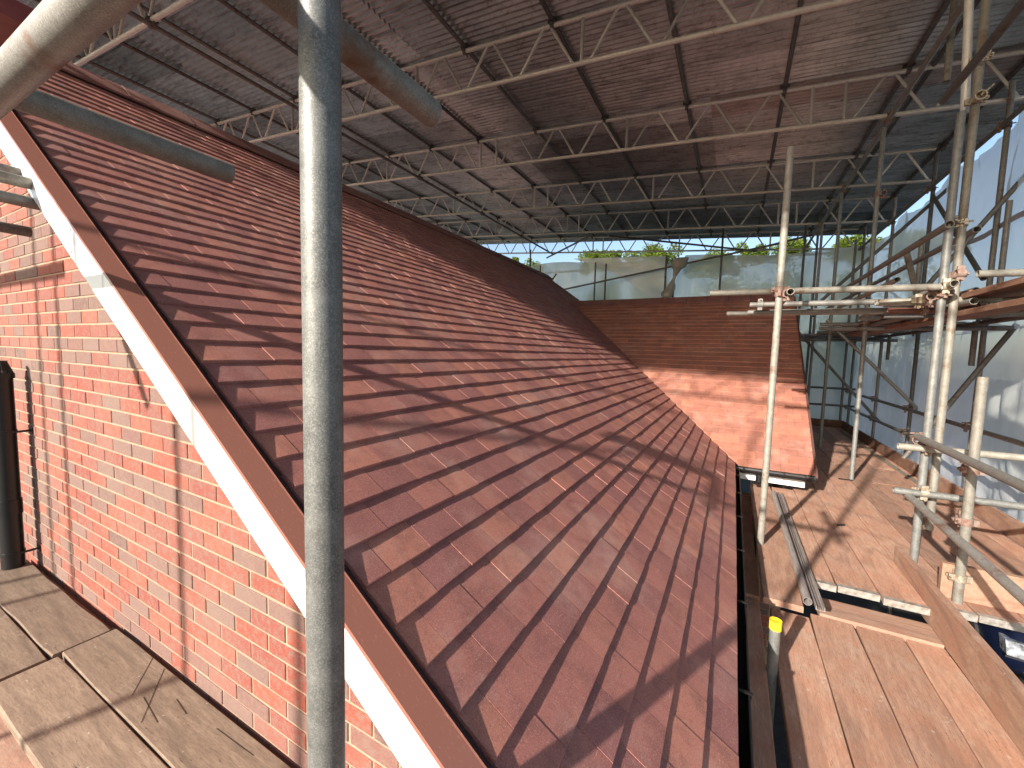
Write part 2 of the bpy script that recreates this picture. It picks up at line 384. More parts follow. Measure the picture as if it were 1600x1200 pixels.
# split: the lower courses stop at the valley, the upper ones run to the far verge
lower, upper = MB(), MB()
def split_by(mb, test):
    A, B = MB(), MB()
    # every tile is 20 verts / 11 faces
    nv, nf = 20, 11
    for i in range(len(mb.v)//nv):
        tgt = A if test(mb.v[i*nv]) else B
        tgt.add(mb.v[i*nv:(i+1)*nv], [tuple(k-i*nv for k in f) for f in mb.f[i*nf:(i+1)*nf]])
    return A, B
lower, upper = split_by(mb, lambda p: p[0] > -3.22)
low = lower.build("main_slope_tiles", "tile", house); bisect(low, (EX, EY2+.02, 0), VN)
bm = bmesh.new(); bm.from_mesh(low.data)
me2 = bpy.data.meshes.new("tmp"); og = LOC["brick_house"]
me2.from_pydata([tuple(V(x)-og) for x in upper.v], [], upper.f); bm.from_mesh(me2)
bm.to_mesh(low.data); bm.free(); bpy.data.meshes.remove(me2)
low.name = "tiled_slope"; LOC[low.name] = og
tag(low, "long brown tiled slope running up to the main ridge")
# back slope and underlay so the roof is closed
def quadslab(name, pts, mname, parent, th=.03, nrm=(0, 0, 1)):
    q = MB(); n = V(nrm).normalized()*th; ps = [V(p) for p in pts]; k = len(ps)
    q.add(ps+[p-n for p in ps], [tuple(range(k)), tuple(range(k, 2*k))[::-1]]+[(i, k+i, k+(i+1) % k, (i+1) % k) for i in range(k)])
    o = q.build(name, mname, parent); fixn(o); return o
D_ = .03
quadslab("roof_deck", [(EX-.02, Y0-.05, A1-T*(EX-.02)-D_), (EX-.02, EY2, A1-T*(EX-.02)-D_), (-3.22, RY2, A1+T*3.22-D_), (-3.22, YE-.02, A1+T*3.22-D_), (RX, YE-.02, RZ-D_), (RX, Y0-.05, RZ-D_)], "dark_gap", house)
mb = MB(); tiles(mb, (2*RX-EX, 0, A1-T*EX), (0, 1, 0), (CA, 0, SA), (-SA, 0, CA), Y0, YE, L1-.03, gauge=.119*2, wd=.331, rngseed=5)
tag(mb.build("tiled_slope", "tile", house), "far side slope of the main roof")

# cross roof
L2 = (RY2-EY2)/CA
mb = MB(); tiles(mb, (0, EY2, A2+T*EY2), (1, 0, 0), (0, CA, SA), (0, -SA, CA), -3.6, X2, L2-.02, gauge=.1215, wd=.1655, rngseed=11)
o = mb.build("tiled_slope", "tile2", house); tag(o, "side roof slope of orange brown tiles beyond the valley"); bisect(o, (EX+.02, EY2+.01, 0), -VN)
quadslab("roof_deck", [(EX+.0, EY2+.01, A2+T*(EY2+.01)-D_), (X2-.03, EY2+.01, A2+T*(EY2+.01)-D_), (X2-.03, RY2, RZ2-D_), (-3.22, RY2, RZ2-D_)], "dark_gap", house, nrm=(0, -SA, CA))
mb = MB(); YF2 = 2*RY2-EY2
tiles(mb, (0, YF2, A2+T*EY2), (1, 0, 0), (0, -CA, SA), (0, SA, CA), -3.2, X2, L2-.02, gauge=.238, wd=.331, rngseed=12)
o = mb.build("tiled_slope", "tile2", house); tag(o, "far slope of the side roof"); 
# valley trough
mb = MB()
for side in (0, 1):
    pass
p0 = V((EX-.01, EY2-.0, A1-T*EX-.008)); p1 = V((-3.22, RY2+.0, RZ2-.006)); a_ = V((-.028, -.010, .020)); b_ = V((.010, .028, .016))
mb.add([p0+a_, p0+V((0, 0, -.012)), p0+b_, p1+a_, p1+V((0, 0, -.012)), p1+b_], [(0, 1, 4, 3), (1, 2, 5, 4)])
mb.build("valley_trough", "valley_liner", house)

# ridges
def ridge(p0, p1, sx, label, L=.445):
    p0, p1 = V(p0), V(p1); d = (p1-p0).normalized(); side = d.cross(V((0, 0, 1))).normalized(); tot = (p1-p0).length; k = 0; s = 0
    seal = MB(); prof = [(-.165, -.122), (-.085, -.052), (0, .012), (.085, -.052), (.165, -.122)]
    for (w0, z0), (w1, z1_) in zip(prof, prof[1:]): seal.add([p0+side*w0*.97+V((0, 0, z0-.008)), p0+side*w1*.97+V((0, 0, z1_-.008)), p1+side*w1*.97+V((0, 0, z1_-.008)), p1+side*w0*.97+V((0, 0, z0-.008))], [(0, 1, 2, 3)])
    seal.build("ridge_seal", "dark_gap", house)
    while s < tot-.02:
        e = min(s+L-.007, tot); mb = MB(); a, b_ = p0+d*s, p0+d*e; jz = random.uniform(-.002, .002)
        up_ = [V((0, 0, z+jz)) for _, z in prof]; n = len(prof)
        vs = [a+side*w+V((0, 0, z+jz)) for w, z in prof]+[b_+side*w+V((0, 0, z+jz)) for w, z in prof]
        vs += [a+side*w*.96+V((0, 0, z+jz-.014)) for w, z in prof]+[b_+side*w*.96+V((0, 0, z+jz-.014)) for w, z in prof]
        fs = [(i, i+1, n+i+1, n+i) for i in range(n-1)]+[(2*n+i, 3*n+i, 3*n+i+1, 2*n+i+1) for i in range(n-1)]
        fs += [(i, 2*n+i, 2*n+i+1, i+1) for i in range(n-1)]+[(n+i, n+i+1, 3*n+i+1, 3*n+i) for i in range(n-1)]+[(0, n, 3*n, 2*n), (n-1, 3*n-1, 4*n-1, 2*n-1)]
        mb.add(vs, fs)
        mb.build("ridge_tile", "ridge", house)
        # black union clip at the joint
        if e < tot:
            c = MB(); q = p0+d*(e+.0035)
            for (w0, z0), (w1, z1_) in ((prof[0], prof[1]), (prof[3], prof[4])):
                c.add([q-d*.005+side*w0*1.03+V((0, 0, z0-.012)), q+d*.005+side*w0*1.03+V((0, 0, z0-.012)), q+d*.005+side*w1*1.01+V((0, 0, z1_+.002)), q-d*.005+side*w1*1.01+V((0, 0, z1_+.002))], [(0, 1, 2, 3)])
            c.build("ridge_clip", "black_plastic", house)
        s += L
ridge((RX, .66, RZ+.038), (RX, YE, RZ+.038), 0, "")
ridge((-3.35, RY2, RZ2+.05), (X2, RY2, RZ2+.05), 0, "", .355)

# near verge: white bargeboard, brown capping, dark channel
YB = .62
def slopebar(name, y0, y1, o0, o1, mname, xa=EX+.02, xb=RX, parent=house, label=None):
    """bar following the gable slope; o0,o1 = offsets of z = o - T x (bottom, top), both gable halves"""
    mb = MB()
    for mir in (0, 1):
        f = (lambda x: x) if not mir else (lambda x: 2*RX-x)
        vs = [(f(xa), y0, o0-T*xa), (f(xa), y1, o0-T*xa), (f(xa), y1, o1-T*xa), (f(xa), y0, o1-T*xa), (f(xb), y0, o0-T*xb), (f(xb), y1, o0-T*xb), (f(xb), y1, o1-T*xb), (f(xb), y0, o1-T*xb)]
        mb.add(vs, [(0, 1, 2, 3), (4, 7, 6, 5), (0, 4, 5, 1), (1, 5, 6, 2), (2, 6, 7, 3), (3, 7, 4, 0)])
    o = mb.build(name, mname, parent); fixn(o)
    if label: tag(o, label)
    return o
bb_ = slopebar("bargeboard", YB, YB+.022, -1.309, -1.172, "white_pvc", label="glossy white bargeboard along the gable verge")
slopebar("soffit", YB+.022, .875, -1.300, -1.288, "white_pvc")
def capbar(name, sec, mname, label=None):
    """section sec = [(y, offset)...] swept along both gable slopes"""
    mb = MB(); k = len(sec)
    for mir in (0, 1):
        f = (lambda x: x) if not mir else (lambda x: 2*RX-x)
        vs = [(f(EX+.02), y, o_-T*(EX+.02)) for y, o_ in sec]+[(f(RX), y, o_-T*RX) for y, o_ in sec]
        mb.add(vs, [(i_, (i_+1) % k, k+(i_+1) % k, k+i_) for i_ in range(k)]+[tuple(range(k)), tuple(range(k, 2*k))[::-1]])
    o = mb.build(name, mname, house); fixn(o)
    if label: tag(o, label)
capbar("verge_capping", [(YB-.004, -1.176), (YB-.004, -1.163), (YB+.060, -1.1555), (YB+.0615, -1.168)], "brown_trim", "glossy brown capping strip on the bargeboard")
capbar("verge_capping_lip", [(YB+.0605, -1.19), (YB+.0605, -1.1548), (YB+.064, -1.1535), (YB+.064, -1.19)], "brown_trim")
slopebar("verge_channel", YB+.0645, Y0+.05, -1.20, -1.187, "brown_trim_dark")
# far verge
slopebar("bargeboard", YE, YE+.03, A1-.19, A1-.012, "brown_trim_dark")

for k, x_ in enumerate((-3.6, -2.95, -2.3, -1.65, -1.0, -.62, -.3)):
    for dz in (-1.285, -1.20):
        q = MB(); q.tube((x_, YB-.0025, dz-T*x_), (x_, YB+.004, dz-T*x_), .0055, 12, .001, hollow=False); q.build("fixing_pin", "white_pvc", bb_, smooth=True)
q = MB()
for sx in (-2.02,):
    q.add([(sx, YB-.0012, -1.309-T*sx), (sx+.003, YB-.0012, -1.309-T*sx), (sx+.003, YB-.0012, -1.172-T*sx), (sx, YB-.0012, -1.172-T*sx)], [(0, 1, 2, 3)])
q.build("board_joint", "film_tape", bb_)
# gable wall of individual bricks over a mortar bed
wall = MB(); WY = .887; wz0 = -3.88
def zroof(x): return -1.31-T*(x if x > RX else 2*RX-x)
n_ = 0
z = wz0; row = 0
while z < RZ:
    x = 2*RX+.02 - (.1125 if row % 2 else 0)
    while x < -.02:
        a, b_ = max(x+.005, 2*RX+.02), min(x+.220, -.02)
        if b_-a > .03:
            zm = min(zroof(a), zroof(b_)); zt = z+.065
            if zm > z+.01 and not (z < -2.6 and x < -5):
                zt = min(zt, zm+.02)
                jy = random.uniform(-.0015, .0015); jz = random.uniform(-.001, .001); jx = random.uniform(-.0012, .0012)
                cx, hx = (a+b_)/2+jx, (b_-a)/2; cz, hz = (z+zt)/2+jz, (zt-z)/2
                e_ = .0022; ps = []
                for yy, k in ((WY+.05, 0), (WY+jy+e_, 0), (WY+jy, e_)):
                    ps += [(cx-hx+k, yy, cz-hz+k), (cx+hx-k, yy, cz-hz+k), (cx+hx-k, yy, cz+hz-k), (cx-hx+k, yy, cz+hz-k)]
                fs = [(8, 9, 10, 11)]+[(i, (i+1) % 4, 4+(i+1) % 4, 4+i) for i in range(4)]+[(4+i, 4+(i+1) % 4, 8+(i+1) % 4, 8+i) for i in range(4)]
                wall.add(ps, fs)
        x += .225
    z += .075; row += 1
gw = wall.build("gable_wall", "brick", house); fixn(gw); tag(gw, "red and grey brick gable wall")
mo = MB(); x0w, x1w = 2*RX+.02, -.02
pts = [(x0w, GZ), (x1w, GZ), (x1w, zroof(x1w)+.01), (RX, zroof(RX)+.01), (x0w, zroof(x0w)+.01)]
mo.add([(x, WY+.004, z) for x, z in pts]+[(x, WY+.25, z) for x, z in pts], [(0, 1, 2, 3, 4), (9, 8, 7, 6, 5)]+[(i, 5+i, 5+(i+1) % 5, (i+1) % 5) for i in range(5)])
o = mo.build("mortar_bed", "mortar", gw); fixn(o)
# side wall and cross gable wall (plain brick faces with real courses)
def brickface(name, O, u, L, H, parent, seed=1, top=None):
    mb = MB(); O, u = V(O), V(u); nrm = u.cross(V((0, 0, 1))); rr = random.Random(seed); row = 0; z = 0
    mb.box(O+u*L/2+V((0, 0, H/2))-nrm*.06, u*L/2, nrm*.054, V((0, 0, H/2)), 1)
    while z < H-.02:
        x = -(.1125 if row % 2 else 0)
        while x < L:
            a, b_ = max(x+.005, 0), min(x+.22, L)
            if b_-a > .03: mb.box(O+u*(a+b_)/2+V((0, 0, z+.0325))-nrm*.02, u*(b_-a)/2, nrm*(.02+rr.uniform(-.001, .001)), V((0, 0, .0325)))
            x += .225
        z += .075; row += 1
    o = mb.build(name, ["brick", "mortar"], parent); fixn(o); return o
brickface("side_wall", (-.02, .89, GZ), (0, 1, 0), 4.72, 2.25, house, 4)
brickface("side_wall", (-.02, 5.62, GZ), (1, 0, 0), .68, 2.25, house, 5)
brickface("side_wall", (.66, 5.62, GZ), (0, 1, 0), 6.2, 2.25, house, 6)
mo = MB(); mo.add([(.66, 5.62, GZ+2.25), (.66, 2*RY2-5.62, GZ+2.25), (.66, RY2, RZ2-.15), (.6, 5.62, GZ+2.25), (.6, 2*RY2-5.62, GZ+2.25), (.6, RY2, RZ2-.15)], [(0, 1, 2), (3, 5, 4), (0, 2, 5, 3), (1, 4, 5, 2), (0, 3, 4, 1)])
mo.build("cross_gable_wall", "mortar", house)
# cross roof dark verge edge
mb = MB()
for s_, ya in ((1, EY2), (-1, YF2)):
    vs = []
    for yy, zz in ((ya-.01*s_, A2+T*EY2), (RY2, RZ2)):
        for dx in (0, .022):
            vs += [(X2+dx, yy, zz-.075), (X2+dx, yy, zz+.006)]
    mb.add(vs, [(0, 1, 3, 2), (4, 6, 7, 5), (0, 4, 5, 1), (2, 3, 7, 6), (1, 5, 7, 3), (0, 2, 6, 4)])
o = mb.build("verge_strip", "brown_trim_dark", house); fixn(o)

# gutters
def gutter(name, p, q, rad, label, cuts=6, outdir=None):
    p, q = V(p), V(q); d = (q-p).normalized(); side = d.cross(V((0, 0, 1))).normalized(); n = 10; mb = MB()
    A = [(math.cos(math.pi+math.pi*i/n), math.sin(math.pi+math.pi*i/n)) for i in range(n+1)]
    for e0, e1 in ((p, q),):
        vs = []
        for c in (e0, e1):
            vs += [c+side*rad*a+V((0, 0, rad*b_)) for a, b_ in A]; vs += [c+side*(rad-.004)*a+V((0, 0, (rad-.004)*b_)) for a, b_ in A]
        m_ = n+1; fs = []
        for i in range(n): fs += [(i, i+1, 2*m_+i+1, 2*m_+i), (m_+i, 3*m_+i, 3*m_+i+1, m_+i+1), (i, m_+i, m_+i+1, i+1), (2*m_+i, 2*m_+i+1, 3*m_+i+1, 3*m_+i)]
        fs += [(0, 2*m_, 3*m_, m_), (n, m_+n, 3*m_+n, 2*m_+n)]
        mb.add(vs, fs)
    g0 = mb.build(name, "black_plastic", house, smooth=True); fixn(g0); tag(g0, label)
    for i in range(cuts):
        c = p+(q-p)*((i+.5)/cuts); b2 = MB()
        ring = [c+side*(rad+.004)*a+V((0, 0, (rad+.004)*b_)) for a, b_ in A]
        vs = [x-d*.014 for x in ring]+[x+d*.014 for x in ring]
        b2.add(vs, [(j, j+1, n+2+j, n+1+j) for j in range(n)])
        b2.box(c-side*0+V((0, 0, .004)), side*(rad+.008), d*.006, V((0, 0, .003)))
        b2.build("gutter_bracket", "black_plastic", g0)
    # end cap
    for e, s_ in ((q, 1),):
        b2 = MB(); ring = [e+side*(rad+.003)*a+V((0, 0, (rad+.003)*b_)) for a, b_ in A]
        b2.add(ring+[x+d*.006*s_ for x in ring], [tuple(range(n+1))[::-1], tuple(range(n+1, 2*n+2))]+[(j, j+1, n+2+j, n+1+j) for j in range(n)])
        b2.build("end_cap", "black_plastic", g0)
    return g0
gutter("gutter", (.078, .74, -1.262), (.078, 5.30, -1.262), .052, "black gutter under the long eave", 7)
gutter("gutter", (.07, 5.365, -1.268), (.852, 5.365, -1.268), .050, "black gutter of the side roof", 4)
mb = MB(); mb.abox(-.02, .008, .74, 5.36, -1.44, -1.26); mb.build("fascia", "black_plastic", house)
mb = MB(); mb.abox(.105, .765, 5.425, 5.445, -1.405, -1.285); tag(mb.build("fascia", "white_pvc", house), "short white fascia under the side gutter")
mb = MB(); mb.abox(.085, .66, 5.445, 5.62, -1.405, -1.39); mb.build("soffit", "white_pvc", house)
# downpipe shoe at the gutter
mb = MB(); mb.tube((.33, 5.365, -1.31), (.33, 5.365, -1.40), .035, 14, .003); mb.tube((.33, 5.365, -1.39), (.36, 5.50, -1.52), .034, 14, .003); mb.tube((.36, 5.50, -1.50), (.36, 5.56, GZ+.1), .034, 14, .003)
mb.build("downpipe", "black_plastic", house, smooth=True)
# soil vent pipe with cowl
PX, PY = -4.235, .775
mb = MB(); mb.tube((PX, PY, GZ), (PX, PY, -.235), .055, 28, .004); mb.tube((PX, PY, -1.18), (PX, PY, -1.08), .060, 28, .004)
sv = mb.build("soil_pipe", "black_plastic", house, smooth=True); tag(sv, "black vent pipe in front of the brick gable wall")
mb = MB(); mb.tube((PX, PY, -.262), (PX, PY, -.228), .064, 28, .006)
for i in range(26):
    a = 2*math.pi*i/26; c0 = V((PX+.058*math.cos(a), PY+.058*math.sin(a), -.232)); c1 = V((PX+.030*math.cos(a), PY+.030*math.sin(a), -.150))
    mb.tube(c0, c1, .0032, 6, .001, hollow=False)
mb.tube((PX, PY, -.156), (PX, PY, -.146), .036, 20, .002, hollow=False)
mb.build("cowl", "black_plastic", sv, smooth=True)
for z_ in (-.62, -1.45):
    mb = MB(); mb.tube((PX, PY, z_-.012), (PX, PY, z_+.012), .059, 24, .004); mb.tube((PX+.05, PY, z_), (PX+.05, WY, z_), .008, 8, .002, hollow=False); mb.abox(PX+.02, PX+.08, WY-.006, WY, z_-.02, z_+.02)
    mb.build("pipe_bracket", "black_plastic", sv)

# ------------------------------------------------------------ temporary roof
TK = .076
def zc(x, z0): return z0-TK*x
XL, XR = -10.2, 2.42
YS = [-1.62, .05, 2.15, 4.25, 6.25, 8.45, 10.5, 12.75]        # beams every 2.1 m
names = ["one behind the camera at the open front", "just behind the camera", "over the house gable", "nearest beam in view, cut by the top edge", "second beam in view", "third beam in view", "fourth beam in view, last under the sheets", "last one, against the sky above the back sheeting"]
for k, Yk in enumerate(YS):
    root = empty("lattice_beam", (XR, Yk, zc(XR, 2.87)), "long steel lattice beam, "+names[k], "lattice beam", "lattice beams of the temporary roof")
    for z0, nm in ((2.87, "bottom_chord"), (3.32, "top_chord")):
        mb = MB(); mb.tube((XL, Yk, zc(XL, z0)), (XR, Yk, zc(XR, z0)), .02415, 14); mb.build(nm, "truss_metal", root, smooth=True)
    # struts
    x = -1.57+2.37*1; i = 0
    nodes = []
    for kk in range(-4, 2):
        xv = -1.57+2.37*kk
        for vx in ((xv-.16, xv+.16) if kk % 2 else (xv,)):
            if XL < vx < XR:
                mb = MB(); mb.tube((vx, Yk, zc(vx, 2.87)), (vx, Yk, zc(vx, 3.32)), .0195, 10, hollow=False); mb.build("upright", "truss_metal", root, smooth=True)
        # two full V's per bay
        e0, e1 = xv+(.20 if kk % 2 else .05), xv+2.37-(.05 if kk % 2 else .20)
        h = (e1-e0)/6
        # starts at the bottom node, climbs, falls ...
        seq = [(e0, 0)] + [(e0+h*(j+1)+0, (j+1) % 2) for j in range(6)]
        for (xa, la), (xb, lb) in zip(seq, seq[1:]):
            if xa < XL or xb > XR+.05: continue
            g2 = .035; pa = xa+(g2 if True else 0); pb = xb-g2
            mb = MB(); mb.tube((pa, Yk, zc(pa, 2.87+.45*la)), (pb, Yk, zc(pb, 2.87+.45*lb)), .0155, 8, hollow=False); mb.build("diagonal", "truss_metal", root, smooth=True)

PUR = [-9.6, -8.45, -7.36, -6.24, -5.20, -4.14, -3.04, -1.91, -.77, .35, 1.50, 2.50]
for i, x in enumerate(PUR):
    z_ = zc(x, 3.369)
    cps = [((Yk+1.66)/14.86, V((1, 0, -TK)), V((0, 0, -.049)), 'galvanised_shade') for Yk in YS]
    w = ["first", "second", "third", "fourth", "fifth", "sixth", "seventh", "eighth", "ninth", "tenth", "eleventh", "twelfth"][len(PUR)-1-i]
    pole("dark purlin tube under the corrugated sheets, %s purlin from the right sheet edge" % w, (x, -1.66, z_), (x, 13.2, z_), "purlin_tube", "purlin", "galvanised_shade", group="purlins under the sheeted roof", coup=cps, n=12)
# tubes slung under the beams
cpl = lambda: [((Yk+1.7)/14.5, V((1, 0, -TK)), V((0, 0, .049)), 'galvanised_shade') for Yk in YS[:-1]]
pole("dark tube slung under the lattice beams above the main ridge", (-5.45, -1.7, zc(-5.45, 2.821)), (-5.45, 12.8, zc(-5.45, 2.821)), m="galvanised_shade", coup=cpl(), n=12)
pole("dark tube slung under the lattice beams over the inner row of uprights", (1.37, 3.6, zc(1.37, 2.821)), (1.37, 12.8, zc(1.37, 2.821)), m="galvanised_old", coup=[((Yk-3.6)/9.2, V((1, 0, 0)), V((0, 0, .049))) for Yk in YS[3:7]], n=14)
pole("dark stiffening tube along the underside of the sheets beside the eleventh purlin", (1.70, 3.4, zc(1.7, 3.33)), (1.70, 12.6, zc(1.7, 3.33)), m="galvanised_shade", n=12)

# corrugated sheets
pit = .0762
def sheet_mesh(w, L, lift):
    mb = MB(); nc = w/pit; sub = 6; ny = int(round(nc*sub))+1; nx = 4; vs = []
    for i in range(nx):
        x = L*i/(nx-1)
        for j in range(ny): vs.append((x, j*pit/sub, .021*math.cos(2*math.pi*j/sub)-TK*x))
    mb.add(vs, [(i*ny+j, (i+1)*ny+j, (i+1)*ny+j+1, i*ny+j+1) for i in range(nx-1) for j in range(ny-1)])
    return mb
NC = 8; SW = NC*pit; SL = 3.35; rows = 4; cols = 25
protos = {}
for mname in ("corrugated_iron", "corrugated_pale", "corrugated_red"):
    mb = sheet_mesh(SW+pit*.6, SL+.12, 0); me = bpy.data.meshes.new("corrugated_sheet"); me.from_pydata(mb.v, [], mb.f); me.materials.append(M[mname])
    for p_ in me.polygons: p_.use_smooth = True
    protos[mname] = me
for r_ in range(rows):
    x0 = 2.86-SL*(r_+1)
    for c in range(cols):
        y0 = -1.72+c*SW
        mname = "corrugated_iron"; lab = "weathered grey corrugated iron sheet of the temporary roof, seen from below"
        if (r_, c) == (2, 8): mname = "corrugated_pale"; lab = "paler bluish corrugated sheet above the main ridge, left of the tall near upright"
        if (r_, c) == (0, 13): mname = "corrugated_red"; lab = "reddish corrugated sheet between the second and third beam in view"
        o = bpy.data.objects.new("corrugated_sheet", protos[mname]); C.objects.link(o)
        o.location = (x0, y0+random.uniform(-.008, .008), zc(x0, 3.414)+.005*(r_ % 2)+(.003 if c % 2 else 0)); tag(o, lab, "roof sheet", "corrugated sheets of the temporary roof")

# ------------------------------------------------------------ near tubes
pole("thick looking transom tube crossing the top left corner close to the camera", (-2.6, .215, .400), (-.40, .215, .400), m="galvanised_old", n=40)
pole("short tube resting on the near transom, open end over the tiles at upper left", (-1.20, -.12, .449), (-1.20, .630, .449), m="galvanised_cream", n=32)
pole("short tube beside the tall near upright, end hanging in front of the sheeted roof", (-.536, -.12, .449), (-.536, .645, .449), m="galvanised_cream", n=32)
pole("tall near upright standing in front of the gable verge", (-.470, .354, GZ), (-.470, .354, 3.3), m="galvanised", n=48)
pole("upper of the stacked tube ends at the left edge", (-2.86, -.9, .735), (-2.86, .640, .735), m="galvanised_old", n=24)
pole("lower thick tube end at the left edge, before the bargeboard", (-2.72, -.9, .668), (-2.72, .655, .668), m="galvanised_cream", n=24)
pole("third tube end from the top at the left edge, mid brown", (-2.73, -.9, .590), (-2.73, .655, .590), m="galvanised_old", n=24)
pole("lowest small dark tube end at the left edge above the bricks", (-3.03, -.9, .515), (-3.03, .68, .515), m="galvanised_shade", n=20)
mb = MB(); mb.abox(-1.72, -1.355, .13, .33, .66, .70)
tag(mb.build("scaffold_board", "red_paint", origin=(-1.72, .13, .66)), "dark red painted board end in the extreme top left corner", "scaffold board")

# ------------------------------------------------------------ left deck
GRP = "boards of the left scaffold deck"
board("grey brown board nearest the brick wall at lower left, with knife cuts", -2.855, .25, .652, .866, -1.55, "plank_grey", group=GRP)
CUTS = (((-2.43, .86), (-2.24, .715)), ((-2.30, .855), (-2.04, .675)), ((-2.185, .735), (-1.985, .708)), ((-1.75, .812), (-1.51, .821)), ((-2.05, .80), (-1.93, .785)), ((-1.36, .70), (-1.12, .745)))
WB = [o for o in C.objects if o.get('label', '').startswith("grey brown board nearest")][0]
for (xa, ya), (xb, yb) in CUTS:
    mb = MB(); a_, b_ = V((xa, ya, -1.5488)), V((xb, yb, -1.5488)); d_ = (b_-a_).normalized(); p_ = V((-d_.y, d_.x, 0))
    mb.box((a_+b_)/2, (b_-a_)/2, p_*.0007, (0, 0, .0005)); mb.build("knife_cut", "dark_gap", WB)
board("grey brown board on the open outer side at lower left, crossed by a shadow", -2.835, .25, .418, .645, -1.552, "plank_grey", group=GRP)
board("pale worn board touching the foot of the black vent pipe", -4.26, -2.865, .618, .842, -1.548, "plank_grey", group=GRP, jig=.012)
board("pinkish board at the left picture edge behind the crosswise joint", -5.2, -2.862, .385, .610, -1.552, "plank_grey", group=GRP)
root = empty("scaffold_tube", (-4.4, .885-.03, -1.63), "dark brown tube between the left deck and the wall, yellow band at its end", "scaffold tube", "scaffold tubes")
mb = MB(); mb.tube((-4.4, .852, -1.60), (-2.84, .852, -1.60), .0215, 18); mb.build("tube", "brown_pipe", root, smooth=True)
mb = MB(); mb.tube((-2.90, .852, -1.60), (-2.868, .852, -1.60), .0235, 18); mb.build("end_band", "yellow_cap", root, smooth=True)
for i, x in enumerate((-4.1, -2.95, -1.7, -.5)):
    pole("transom tube carrying the left deck boards, number %d from the left end" % (i+1), (x, -.5, -1.615), (x, .88, -1.615), m="galvanised_old", group="transoms under the left deck", n=14)
board("lower board seen in the gap at the bottom left corner, pink with dust", -5.6, -3.0, .36, .66, -2.35, "plank_redx")

# ------------------------------------------------------------ right deck
G2 = "boards of the right scaffold deck"
Z1, Z2 = -1.57, -1.47
board("narrow dark board tucked along the black gutter, near length", .130, .240, -1.2, 3.02, Z1, "plank_red", group=G2)
board("narrow dark board tucked along the black gutter, far length", .130, .245, 3.06, 6.2-.95, Z1+.012, "plank_red", group=G2)
xs = [.290, .506, .728, .953, 1.13]
for i in range(4):
    board("near reddish deck board, %s counting from the gutter" % ("first", "second", "third", "fourth beside the kickboard")[i], xs[i]+.002, xs[i+1]-.003, -1.5, 3.06+.02*(i == 0)+(.0 if i else -.1) if i == 0 else 3.04, Z1, "plank_red", group=G2)
xu = [.245, .462, .683, .905, 1.13, 1.352, 1.578, 1.80, 2.02]
for i in range(8):
    y0 = 2.90 if i == 0 else (3.27+.012*(i % 3) if i < 4 else 3.33+.01*(i % 2))
    seam = 7.3 if i % 2 else 6.4
    fst = ("first", "second", "third", "fourth", "fifth", "sixth", "seventh", "eighth")[i]
    if i < 3:
        board("far reddish deck board, %s from the house, stopping below the side gutter" % fst, xu[i]+.002, xu[i+1]-.003, y0, 5.5 if i < 2 else 7.0, Z2, "plank_red", group=G2, bands='n' if i else '')
        if i == 2: board("reddish deck board beside the side gable wall, behind the third board", xu[i]+.002, xu[i+1]-.003, 7.02, 11.25, Z2, "plank_red", group=G2)
        continue
    board("far reddish deck board, %s from the house, near length" % fst, xu[i]+.002, xu[i+1]-.003, y0, seam, Z2, "plank_red", group=G2, bands='n')
    board("far reddish deck board, %s from the house, length behind the joint" % fst, xu[i]+.002, xu[i+1]-.003, seam+.012, 11.25, Z2, "plank_red", group=G2)
board("narrow deck board against the outer kickboard", 2.022, 2.15, 3.35, 11.25, Z2, "plank_red", group=G2)
board("pale sunlit board laid crosswise in the step between near and far deck", .56, 1.118, 3.045, 3.262, Z1+.014, "plank_redx", group=G2)
# kickboards
def plank_on_edge(label, x0, x1, y0, y1, z0, z1, m="plank_tan"):
    mb = MB(); n = 10; al = (x1-x0) > (y1-y0); L0, L1 = (x0, x1) if al else (y0, y1)
    for i in range(n):
        a, b_ = L0+(L1-L0)*i/n, L0+(L1-L0)*(i+1)/n
    vs = []; 
    for i in range(n+1):
        u_ = L0+(L1-L0)*i/n; dz = .003*noise.noise(V((u_*2, 3.1, x0*7))); 
        for w, zz in (((y0 if al else x0), z0), ((y0 if al else x0), z1+dz), ((y1 if al else x1), z1+dz), ((y1 if al else x1), z0)):
            vs.append((u_, w, zz) if al else (w, u_, zz))
    fs = [(i*4+j, i*4+(j+1) % 4, (i+1)*4+(j+1) % 4, (i+1)*4+j) for i in range(n) for j in range(4)]+[(0, 1, 2, 3), (n*4+3, n*4+2, n*4+1, n*4)]
    mb.add(vs, fs); o = mb.build("kickboard", m, origin=(x0, y0, z0)); fixn(o); return tag(o, label, "kickboard", "kickboards of the right deck")
plank_on_edge("kickboard along the near deck at lower right, far end at the twin uprights", 1.122, 1.160, .8, 3.92, Z1+.004, -1.345)
root = plank_on_edge("short kickboard across the side bay, grain end showing, behind the short upright", 1.235, 2.3, 3.50, 3.538, -1.47, -1.255, "plank_tan")
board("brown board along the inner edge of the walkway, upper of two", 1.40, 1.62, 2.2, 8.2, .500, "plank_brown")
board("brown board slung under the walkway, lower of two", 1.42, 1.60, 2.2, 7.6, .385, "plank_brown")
plank_on_edge("long outer kickboard below the right sheeting, far length", 2.155, 2.19, 6.9, 11.3, Z2-.01, -1.315, "plank_brown")
plank_on_edge("long outer kickboard below the right sheeting, near length", 2.165, 2.20, 3.4, 6.88, Z2-.01, -1.31, "plank_tan")
plank_on_edge("kickboard closing the far end of the right deck", .95, 2.16, 11.27, 11.305, Z2-.01, -1.31, "plank_brown")
